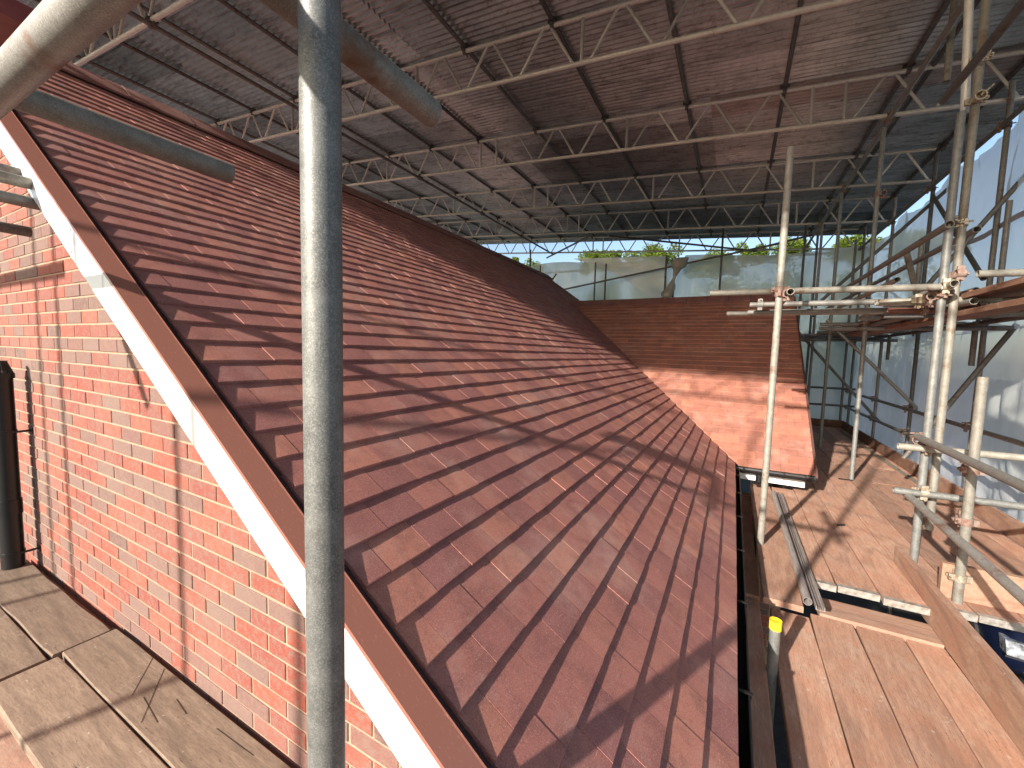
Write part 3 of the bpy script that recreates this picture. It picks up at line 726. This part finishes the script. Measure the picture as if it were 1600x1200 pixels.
# things lying on the deck
mb = MB(); mb.tube((.475, 2.93, Z2+.0250), (.462, 5.2, Z2+.0250), .0235, 20, .0022)
tag(mb.build("plastic_pipe", "grey_upvc", origin=(.475, 2.93, Z2), smooth=True), "grey plastic pipe lying on the deck below the side gutter", "pipe")
def channel(name, label, x0, x1, y0, y1, skew, z, m, cat):
    mb = MB(); w = x1-x0
    for a, b_, h0, h1 in ((0, w, 0, .004), (0, .004, .004, .024), (w-.004, w, .004, .024), (w*.48, w*.52, .004, .016)):
        mb.add([(x0+a, y0, z+h0), (x0+b_, y0, z+h0), (x0+b_+skew, y1, z+h0), (x0+a+skew, y1, z+h0), (x0+a, y0, z+h1), (x0+b_, y0, z+h1), (x0+b_+skew, y1, z+h1), (x0+a+skew, y1, z+h1)], [(3, 2, 1, 0), (4, 5, 6, 7), (0, 1, 5, 4), (1, 2, 6, 5), (2, 3, 7, 6), (3, 0, 4, 7)])
    return tag(mb.build(name, m, origin=(x0, y0, z)), label, cat)
channel("trim_channel", "long grey trim channel lying beside the plastic pipe on the deck", .512, .556, 2.90, 5.25, -.012, Z2+.003, "grey_upvc", "trim strip")
channel("trim_channel", "thin perforated trim strip lying along the outer kickboard", 2.03, 2.065, 6.1, 10.6, -.02, Z2+.003, "galvanised_cream", "trim strip")
def slate(label, x, y, z, a, L, w, h=.006, m="dark_gap"):
    mb = MB(); c, s_ = math.cos(a), math.sin(a); mb.box((x, y, z+h), (c*L, s_*L, 0), (-s_*w, c*w, 0), (0, 0, h)); return tag(mb.build("wood_offcut", m, origin=(x, y, z)), label, "offcut")
slate("small dark offcut lying on the far deck beyond the side gutter", 1.30, 6.35, Z2, .1, .07, .012)
slate("tiny dark chip on the deck between two board joints", .93, 4.55, Z2, .6, .035, .008)

# ------------------------------------------------------------ right scaffold
X_, Y_, Z_ = V((1, 0, 0)), V((0, 1, 0)), V((0, 0, 1))
pole("slim pale upright standing alone in the gap beside the side gutter", (.272, 3.74, GZ), (.272, 3.74, 1.56), m="galvanised_cream", n=28,
     coup=[((.525-GZ)/5.46, X_, V((0, .052, 0))), ((.49-GZ)/5.46, Y_, V((.052, 0, 0)))], cm="rust_iron")
pole("short capped upright poking up between the near deck boards", (.262, 2.36, GZ), (.262, 2.36, -1.315), m="galvanised", n=28)
mb = MB(); mb.tube((.262, 2.36, -1.345), (.262, 2.36, -1.300), .0275, 28, .0025)
mb.tube((.262, 2.36, -1.310), (.262, 2.36, -1.306), .026, 28, .002, hollow=False)
tag(mb.build("end_cap", "yellow_cap", origin=(.262, 2.36, -1.345), smooth=True), "bright yellow plastic cap on the short upright between the deck boards", "end cap")
# twin uprights
pole("left of the lapped twin uprights, foot on the kickboard", (1.255, 4.0, -1.47), (1.255, 4.0, 1.70), m="galvanised", n=28,
     coup=[((-.60+1.47)/3.17, X_, V((0, -.052, 0))), ((-.93+1.47)/3.17, X_, V((0, -.052, 0)), "fitting_zinc"), ((-.56+1.47)/3.17, Y_, V((-.052, 0, 0))), ((.53+1.47)/3.17, X_, V((0, -.05, 0)), "fitting_zinc"), ((.47+1.47)/3.17, Y_, V((-.055, 0, 0)))])
pole("right of the lapped twin uprights, running up to the roof beams", (1.335, 4.05, -1.22), (1.335, 4.05, 3.2), m="galvanised_cream", n=28,
     coup=[((.62+1.22)/4.42, X_, V((0, -.052, 0))), ((.97+1.22)/4.42, Y_, V((-.055, 0, 0)), "fitting_zinc"), ((1.78+1.22)/4.42, Y_, V((0, -.055, 0)), "fitting_zinc"), ((2.05+1.22)/4.42, X_, V((0, -.055, 0)), "fitting_zinc")])
pole("shorter upright right of the twin uprights, with a plain cut top", (1.30, 3.455, -1.50), (1.30, 3.455, -.075), m="galvanised_cream", n=28,
     coup=[((-.64+1.5)/1.425, X_, V((0, .05, 0))), ((-.955+1.5)/1.425, X_, V((0, .05, 0)))])
mb = MB(); coupler_mb(mb, (1.30, 3.455, -1.31), Z_, (0, .045, 0), X_); tag(mb.build("board_clip", "fitting_zinc", origin=(1.3, 3.455, -1.31), smooth=True), "zinc clip holding the short kickboard to the shorter upright", "clip")
# rails near the twins
pole("heavy grey guardrail sloping in from the right edge to the twin uprights, upper", (1.20, 1.2, -.575), (1.20, 3.98, -.535), m="galvanised_old", n=28)
pole("worn guardrail running in from the right edge to the twin uprights, lower", (1.185, 1.2, -1.07), (1.175, 4.0, -.965), m="galvanised_old", n=28)
pole("upper short crosswise tube through the twin uprights, pale stub at its left end", (1.09, 3.945, -.612), (2.4, 3.945, -.602), m="galvanised_cream", n=24)
pole("lower crosswise tube through the twin uprights, rusty clamp on it", (1.09, 3.945, -.94), (2.4, 3.945, -.925), m="galvanised", n=24)
pole("white sunlit rail from the second ridge past the lone upright to the twins", (-.21, 3.795, .525), (1.22, 3.935, .525), m="galvanised_cream", n=24, coup=[((.272+.21)/1.43, Z_, V((0, -.05, 0)))])
pole("pale tube leaving the twin uprights to the right at head height", (1.42, 4.0, .612), (2.5, 4.1, .60), m="galvanised_cream", n=24)
pole("open ended tube pointing at the camera beside the lone upright", (.335, 3.66, .495), (.335, 4.5, .495), m="galvanised_cream", n=24)
pole("open ended tube pointing at the camera on the twin uprights", (1.268, 3.86, .535), (1.268, 6.2, .50), m="galvanised_cream", n=24)
pole("open ended tube pointing at the camera between the twins and the inner row", (1.30, 5.15, .77), (1.30, 7.6, .77), m="galvanised_cream", n=20)
pole("rusty yellow rail rising past the twin uprights, open end towards the camera", (1.235, 3.93, .945), (1.30, 7.2, 1.0), m="galvanised_cream", n=24)
pole("big dark rail at the top right whose end is clamped to the twin uprights", (1.13, 1.0, 1.755), (1.13, 3.90, 1.755), m="galvanised_shade", n=24)
pole("short white strut near the top right under the sheets", (1.44, 4.95, 2.38), (1.44, 4.95, 3.2), m="galvanised_cream", n=20)
pole("long pale brace climbing steeply at the top right", (1.32, 4.15, 1.75), (1.20, 4.0, 3.1), m="truss_metal", n=18)
# inner row
for Yp, zt, nm in ((6.38, 2.70, "nearer"), (8.5, 2.70, "farther")):
    pole("inner row upright reaching the lattice beam, %s one" % nm, (1.362, Yp, -1.47), (1.362, Yp, zt), m="galvanised", n=20, coup=[((.45+1.47)/4.17, Y_, V((.05, 0, 0))), ((1.95+1.47)/4.17, Y_, V((.05, 0, 0)))] if Yp < 7 else [((.45+1.47)/4.17, Y_, V((.05, 0, 0)))])
# outer row
OUT = [(4.05, -3.88, 2.9, "beside the right picture edge"), (6.20, -3.88, 2.85, "first behind the twins"), (7.98, -3.88, 2.9, "second behind the twins"), (9.62, -3.88, 2.85, "third behind the twins"), (11.5, -3.88, 2.85, "at the far corner")]
for i, (Yp, z0, z1, nm) in enumerate(OUT):
    pole("outer row upright against the right sheeting, "+nm, (2.30, Yp, z0), (2.30, Yp, z1), m="galvanised_old" if i % 2 else "galvanised_shade", n=18,
         coup=[((-.68-z0)/(z1-z0), Y_, V((-.05, 0, 0))), ((-1.03-z0)/(z1-z0), Y_, V((-.05, 0, 0))), ((.43-z0)/(z1-z0), Y_, V((-.05, 0, 0))), ((2.42-z0)/(z1-z0), Y_, V((-.05, 0, 0)))], cm="rust_iron")
pole("rusty red upright doubling the second outer upright", (2.34, 8.12, -1.47), (2.34, 8.12, .50), m="brown_pipe", n=18)
pole("dark upright doubling the far corner upright", (2.16, 11.48, -1.47), (2.16, 11.48, 2.6), m="galvanised_shade", n=16)
pole("short doubled upright beside the first outer upright, upper part", (2.33, 6.08, .45), (2.33, 6.08, 1.64), m="galvanised_old", n=18)
pole("hanging stub of upright below the walkway at the right", (2.18, 6.05, -.02), (2.18, 6.05, .44), m="galvanised_shade", n=18)
pole("small hanging stub below the walkway between the inner and outer rows", (2.22, 8.9, .03), (2.22, 8.9, .44), m="galvanised_shade", n=16)
for z_, nm, m_ in ((-.68, "upper", "galvanised_old"), (-1.03, "lower", "galvanised_old")):
    pole("long outer guardrail before the right sheeting, "+nm, (2.25, 3.0, z_), (2.25, 11.9, z_), m=m_, n=18)
pole("long dark rail along the top of the right sheeting", (2.25, 2.6, 2.42), (2.25, 12.0, 2.42), m="galvanised_shade", n=18)
pole("long outer ledger tube under the walkway", (2.25, 3.0, .43), (2.25, 12.0, .43), m="galvanised_shade", n=18)
pole("long inner ledger tube under the walkway", (1.42, 4.0, .43), (1.42, 12.0, .43), m="galvanised_old", n=18)
for z_, nm in ((-.62, "upper"), (-1.0, "lower")):
    pole("guardrail across the far end of the deck, "+nm, (.9, 11.45, z_), (2.4, 11.45, z_), m="galvanised_shade", n=14)
# braces (in crosswise bays) and facade braces
pole("thick diagonal brace from the walkway down to the second outer upright", (1.22, 7.93, .62), (2.50, 7.93, -.82), m="galvanised_old", n=18)
pole("thin dark diagonal brace from the walkway down to the third outer upright", (1.02, 9.57, .56), (2.36, 9.57, -1.08), m="galvanised_shade", n=16)
pole("pale diagonal brace rising to the right edge above the walkway", (1.60, 6.1, .52), (2.62, 6.1, 2.19), m="galvanised_old", n=18)
pole("dark diagonal brace rising from the walkway to the top rail", (1.15, 8.05, .93), (2.50, 8.05, 2.45), m="galvanised_shade", n=18)
pole("dark diagonal brace with an open upper end below the walkway at the right", (2.43, 5.95, .40), (1.70, 5.95, -1.05), m="galvanised_shade", n=18)
pole("steep dark brace on the outer row meeting the first outer upright", (2.27, 7.85, 2.28), (2.27, 6.25, .9), m="galvanised_shade", n=18)
pole("grey prop leaning between the inner uprights above the walkway", (1.62, 5.6, .50), (1.36, 5.2, 1.02), m="galvanised_cream", n=18)
pole("short pale strut standing on the walkway behind the rail, black tape round it", (1.74, 6.2, .54), (1.74, 6.2, 1.30), m="galvanised", n=18)
# walkway
for i in range(4):
    x0 = 1.455+i*.19
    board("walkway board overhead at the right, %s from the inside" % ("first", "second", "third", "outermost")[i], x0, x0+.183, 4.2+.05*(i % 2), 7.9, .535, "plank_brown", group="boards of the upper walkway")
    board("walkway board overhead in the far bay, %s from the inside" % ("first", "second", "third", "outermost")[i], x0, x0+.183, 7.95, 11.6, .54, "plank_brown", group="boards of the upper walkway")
for i, Yt in enumerate((4.45, 5.2, 6.0, 6.9, 7.8, 8.8, 9.8, 10.8)):
    pole("transom under the walkway, number %d from the front" % (i+1), (1.0+.12*((i*7) % 3), Yt, .478), (2.42, Yt, .478), m=("galvanised_old", "galvanised_shade")[i % 2], group="transoms under the upper walkway", n=16,
         coup=[(.33, Y_, V((0, 0, -.049)))])
pole("upper long tube crossing behind the lone upright below the rail", (.10, 4.55, .505), (1.5, 4.60, .505), m="galvanised_old", n=18, coup=[(.06, Z_, V((0, .05, 0)), "galvanised_old")])
pole("middle long tube crossing behind the lone upright", (.09, 4.72, .45), (1.5, 4.75, .45), m="galvanised_old", n=18)
pole("thin pale tube pointing left over the side roof below the other tubes", (-.10, 5.0, .468), (1.4, 5.05, .462), m="galvanised_cream", n=18)
for i, (x0_, y0_, x1_, y1_, zz) in enumerate(((.2, 4.62, 2.4, 4.62, .39), (.95, 5.9, 2.4, 5.9, .36), (.95, 9.2, 2.4, 9.2, .36))):
    pole("low crosswise ledger under the walkway, %s" % ("nearest", "middle", "farthest")[i], (x0_ if i else 1.1, y0_, zz), (x1_, y1_, zz), m="galvanised_shade", n=16)

for i, (x0_, y0_, x1_, y1_, zz, mm) in enumerate(((1.5, 4.7, 1.62, 6.9, .565, "galvanised_cream"), (1.6, 4.5, 1.66, 7.4, .565, "galvanised"), (1.74, 5.0, 1.70, 7.0, .565, "galvanised_old"), (1.56, 5.2, 1.63, 7.2, .612, "galvanised_cream"), (1.9, 7.1, 1.86, 10.4, .565, "galvanised_old"), (1.98, 6.8, 1.96, 9.6, .565, "galvanised"))):
    pole("loose tube lying on the overhead walkway, number %d from the inside" % (i+1), (x0_, y0_, zz), (x1_, y1_, zz), m=mm, n=16, group="loose tubes on the walkway")
pole("inner row upright in the farthest bay beside the walkway", (1.40, 10.4, -1.47), (1.40, 10.4, 2.75), m="galvanised_old", n=16, coup=[((.45+1.47)/4.22, Y_, V((.05, 0, 0)))])
pole("guardrail on the inside of the walkway, knee height", (1.50, 4.3, .98), (1.50, 11.6, .98), m="galvanised_old", n=16)
pole("short rusty tube stub clamped under the walkway near the twins", (1.05, 4.32, .40), (1.75, 4.28, .40), m="brown_pipe", n=16, coup=[(.3, Y_, V((0, 0, .05)), "rust_iron"), (.75, Y_, V((0, 0, .05)), "fitting_zinc")])
pole("pale stub crossing beneath the white rail next to the twins", (.95, 4.15, .455), (1.6, 4.15, .455), m="galvanised_cream", n=16, coup=[(.35, Z_, V((0, -.05, 0)), "fitting_zinc")])
# back row
for i, (x, z1_, nm) in enumerate(((-5.62, 3.1, "first, above the main ridge end"), (-5.28, 2.6, "second, short"), (-3.58, 2.56, "third"), (-3.28, 2.50, "fourth, paired with the third"), (-1.70, 2.60, "fifth"), (-1.49, 2.52, "sixth, beside the gathered plastic"), (-.42, 3.2, "seventh"), (1.24, 3.2, "eighth"), (1.47, 3.1, "ninth"))):
    pole("back row upright, "+nm+" from the left", (x, 11.42, GZ), (x, 11.42, z1_), m="galvanised_shade", n=12, group="back row uprights")
pole("rail along the back sheeting rising slightly to the right", (-5.3, 11.36, 1.72), (.9, 11.36, 2.66), m="galvanised_shade", n=12)
pole("long horizontal tube under the last beam", (-6.5, 12.55, 2.60), (3.0, 12.55, 2.58), m="galvanised_shade", n=12)
pole("small slanting tube end beside the main ridge end", (-5.25, 11.3, 1.6), (-4.70, 11.3, 2.30), m="galvanised_shade", n=12)
pole("plan brace against the sky, falling to the right above the back sheeting", (-2.9, 10.3, 2.93), (.35, 12.7, 2.80), m="galvanised_shade", n=12)
pole("plan brace against the sky, rising to the right towards the inner uprights", (.1, 12.6, 2.80), (2.4, 11.2, 2.92), m="galvanised_shade", n=12)
pole("plan brace against the sky above the main ridge end", (-3.3, 10.2, 2.98), (-5.6, 12.6, 3.1), m="galvanised_shade", n=12)

# ------------------------------------------------------------ sheeting
def film(name, label, O, u, L, zb, ztf, m, nx=190, nz=40, amp=.03, seed=0, out=None):
    mb = MB(); O, u = V(O), V(u); n = u.cross(V((0, 0, 1))); vs = []
    for i in range(nx+1):
        s_ = L*i/nx
        for j in range(nz+1):
            top = ztf(s_); zz = zb+(top-zb)*j/nz
            d = amp*(noise.noise(V((s_*.9, zz*.35, seed)))+.45*noise.noise(V((s_*3.1+zz*1.2, zz*.9, seed+5)))+.25*abs(noise.noise(V((s_*7-zz*2, zz*1.5, seed+9))))+.45*noise.noise(V((s_*5+.6*zz, zz*.25, seed+14)))+.5*(.25-abs(noise.noise(V((s_*3.2-zz*1.6, zz*.5+s_*.8, seed+20)))))+.16*noise.noise(V((s_*13, zz*2.5, seed+30))))
            vs.append(O+u*s_+V((0, 0, zz))+n*d)
    mb.add(vs, [(i*(nz+1)+j, (i+1)*(nz+1)+j, (i+1)*(nz+1)+j+1, i*(nz+1)+j+1) for i in range(nx) for j in range(nz)])
    root = empty(name, (O.x, O.y, zb), label, "plastic sheeting", "plastic sheeting round the scaffold")
    mb.build("sheet", m, root, smooth=True, angle=80)
    return root
def scallop(posts, hi, sag):
    def f(s_):
        for a, b_ in zip(posts, posts[1:]):
            if a <= s_ <= b_:
                q = (s_-a)/(b_-a); return hi-sag*4*q*(1-q)*(.6+.4*math.sin(a*3))
        return hi
    return f
fs_ = film("plastic_sheeting", "translucent grey plastic sheeting along the right side, upper lift", (2.42, 3.0, 0), (0, 1, 0), 8.8, .35, scallop([0, 1.05, 3.2, 4.98, 6.62, 8.8], 2.60, .22), "film_side", amp=.10, seed=1)
f2 = film("plastic_sheeting", "translucent grey plastic sheeting along the right side, lower lift below the walkway", (2.40, 3.0, 0), (0, 1, 0), 8.8, -1.95, lambda s_: .42+.05*math.sin(s_*4), "film_side", amp=.11, seed=2)
f3 = film("plastic_sheeting", "grey green plastic sheeting across the far end behind both roofs", (-9.5, 11.62, 0), (1, 0, 0), 11.95, -1.9, lambda s_: 2.78-.028*s_+.05*math.sin(s_*1.7)-(.18 if 7.3 < s_ < 8.2 else 0), "film_back", nx=190, amp=.045, seed=3)
# eyelet tape bands on the side sheeting
def tape(parent, pts, w, name="eyelet_band"):
    mb = MB(); n = len(pts); vs = []
    for p in pts: vs += [V(p)-V((0, 0, w/2)), V(p)+V((0, 0, w/2))]
    mb.add(vs, [(2*i, 2*i+2, 2*i+3, 2*i+1) for i in range(n-1)]); return mb.build(name, "film_tape", parent)
tape(fs_, [(2.33, 3.1+i*.2, 1.42-.0*i+.02*math.sin(i)) for i in range(22)], .06)
# gathered plastic bundle on the back sheeting
mb = MB(); ns = 26; nr = 14; vs = []
for i in range(ns+1):
    q = i/ns; c = V((-1.66+.36*q, 11.30, 1.45+1.02*q)); r0 = .085+.05*math.sin(q*9)+.05*(q > .75)
    for j in range(nr):
        a = 2*math.pi*j/nr; rr_ = r0*(1+.45*noise.noise(V((q*6, math.cos(a)*1.3, math.sin(a)*1.3))))
        vs.append(c+V((rr_*math.cos(a), rr_*.6*math.sin(a), 0)))
mb.add(vs, [(i*nr+j, i*nr+(j+1) % nr, (i+1)*nr+(j+1) % nr, (i+1)*nr+j) for i in range(ns) for j in range(nr)]+[tuple(range(nr)), tuple(ns*nr+j for j in range(nr))])
tag(mb.build("gathered_sheet", "film_crumpled", origin=(-1.6, 11.3, 1.45), smooth=True, angle=70), "crumpled beige bundle of plastic tied to an upright at the back", "plastic bundle")
# fold of looser film across the back sheeting
mb = MB(); A_, B_, C_, D2_ = V((-4.3, 11.50, 2.74)), V((-1.72, 11.50, 2.60)), V((-1.60, 11.50, 1.25)), V((-3.2, 11.50, 2.35))
vs = []; n = 14
for i in range(n+1):
    for j in range(n+1):
        p = (A_*(1-i/n)+B_*(i/n))*(1-j/n)+(D2_*(1-i/n)+C_*(i/n))*(j/n); vs.append(p+V((0, .03*noise.noise(p*3), 0)))
mb.add(vs, [(i*(n+1)+j, (i+1)*(n+1)+j, (i+1)*(n+1)+j+1, i*(n+1)+j+1) for i in range(n) for j in range(n)])
mb.build("loose_flap", "film_side", f3, smooth=True)

# ------------------------------------------------------------ hidden side: what throws the shadows behind the camera
for i, (x, m_) in enumerate(((-5.2, "galvanised_old"), (-4.85, "galvanised"), (-3.45, "galvanised"), (-2.6, "galvanised"), (1.15, "galvanised"))):
    pole("outer upright behind the camera, number %d from the left" % (i+1), (x, -3.0, GZ), (x, -3.0, 3.3), m=m_, n=16, group="uprights behind the camera")
plank_on_edge("board on edge behind the camera at the left, shading the bricks", -8.0, -3.95, -.75, -.71, 1.10, 1.18, "plank_brown")

# ------------------------------------------------------------ parked car below the scaffold
def car(loc):
    x, y, z = loc
    root = empty("parked_car", loc, "dark blue parked car below the right deck, only its headlamp and bonnet showing", "car")
    secs = [(0, .42, .66, .70), (.12, .26, .80, .84), (.5, .22, .90, .87), (1.2, .22, .99, .88), (1.55, .22, 1.06, .88), (3.6, .22, 1.08, .88), (4.1, .25, 1.0, .86), (4.25, .4, .8, .78)]
    def loft(secs, nm, mt, wf=1.0):
        mb = MB(); k = 12; vs = []
        for s_, zb, zt, hw in secs:
            for i in range(k):
                a = 2*math.pi*(i+.5)/k; cx, cz = math.cos(a), math.sin(a)
                cx = math.copysign(abs(cx)**.45, cx); cz = math.copysign(abs(cz)**.45, cz)
                vs.append((x+hw*cx*wf, y+s_, z+(zb+zt)/2+(zt-zb)/2*cz))
        n = len(secs); mb.add(vs, [(i*k+j, i*k+(j+1) % k, (i+1)*k+(j+1) % k, (i+1)*k+j) for i in range(n-1) for j in range(k)]+[tuple(range(k)), tuple((n-1)*k+j for j in range(k))])
        o = mb.build(nm, mt, root, smooth=True, angle=60); fixn(o); return o
    loft(secs, "body", "car_blue")
    loft([(1.25, .9, 1.0, .74), (1.75, .9, 1.38, .70), (2.3, .9, 1.46, .68), (3.3, .9, 1.42, .68), (3.95, .9, 1.02, .70)], "cabin", "glass_dark")
    for sx in (-1, 1):
        mb = MB(); mb.box((x+sx*.70, y+.075, z+.63), (.155, sx*.03, 0), (0, .07, 0), (0, .03, .075)); mb.build("headlamp", "lamp_glass", root)
        mb = MB(); mb.box((x+sx*.70, y+.02, z+.53), (.16, sx*.02, 0), (0, .02, 0), (0, 0, .009)); mb.build("trim", "chrome", root)
        for yy in (.85, 3.3):
            mb = MB(); mb.tube((x+sx*.70, y+yy, z+.31), (x+sx*.89, y+yy, z+.31), .31, 24, .1); w_ = mb.build("wheel", "rubber", root, smooth=True)
            mb = MB(); mb.tube((x+sx*.80, y+yy, z+.31), (x+sx*.88, y+yy, z+.31), .21, 20, .2, hollow=False); mb.build("rim", "chrome", w_, smooth=True)
    mb = MB(); mb.box((x, y+.05, z+.48), (.42, 0, 0), (0, .04, 0), (0, 0, .09)); mb.build("grille", "black_plastic", root)
    mb = MB(); mb.box((x, y+.02, z+.33), (.70, 0, 0), (0, .05, 0), (0, 0, .03)); mb.build("bumper_trim", "chrome", root)
car((3.84, 6.72, GZ))

# ------------------------------------------------------------ trees behind
def tree(label, x, y, h, cr_, seed, nl=13000):
    rr = random.Random(seed); root = empty("leafy_tree", (x, y, GZ), label, "tree", "trees behind the far sheeting")
    mb = MB(); top = GZ+h
    mb.tube((x, y, GZ), (x+.1, y, GZ+h*.5), .16, 10, hollow=False); mb.tube((x+.1, y, GZ+h*.48), (x+.2, y+.1, top-.8), .09, 8, hollow=False)
    for i in range(9):
        a = rr.uniform(0, 6.28); z0 = GZ+h*rr.uniform(.35, .8); L = cr_*rr.uniform(.5, .95)
        mb.tube((x+.1, y, z0), (x+.1+L*math.cos(a), y+L*math.sin(a), z0+L*.6), .035, 6, hollow=False)
    mb.build("trunk", "bark", root)
    lv = MB(); cl = [(V((rr.gauss(0, cr_*.45), rr.gauss(0, cr_*.45), rr.uniform(-.5, .42)*h*.55)), rr.uniform(.35, .7)) for _ in range(26)]
    cl += [(V((rr.gauss(0, cr_*.5), rr.gauss(0, cr_*.3), h*.30+rr.uniform(-.1, .5))), rr.uniform(.18, .35)) for _ in range(22)]
    for i in range(nl):
        c, r0 = rr.choice(cl); d = V((rr.gauss(0, 1), rr.gauss(0, 1), rr.gauss(0, 1))); d.normalize()
        p = V((x, y, GZ+h*.66))+c+d*r0*rr.uniform(.5, 1.05)
        if p.z > top+.5: continue
        a = V((rr.gauss(0, 1), rr.gauss(0, 1), rr.gauss(0, 1))).normalized(); b_ = a.orthogonal().normalized(); s_ = rr.uniform(.03, .065)
        lv.add([p-a*s_, p+b_*s_*.5, p+a*s_, p-b_*s_*.5], [(0, 1, 2, 3)])
    lv.build("crown", "leaves", root)
TR = [(-9.5, 17.5, 8.0, 1.3, "leftmost tree top, bare thin crown above the main ridge"), (-5.6, 18.5, 8.2, 1.1, "light green tree top just right of the main ridge end"), (-3.4, 18.2, 8.15, .85, "second light green tree top from the main ridge end"), (-.7, 18.8, 7.75, 1.2, "low tree top above the gathered plastic"),
      (1.3, 18.0, 7.9, 1.0, "tree top left of the lone pale upright"), (3.3, 18.4, 7.85, .9, "tree top right of the lone pale upright"), (5.0, 18.6, 7.9, .9, "rightmost tree top beside the inner uprights")]
for i, (x, y, h, cr_, nm) in enumerate(TR): tree(nm, x, y, h, cr_, 20+i)
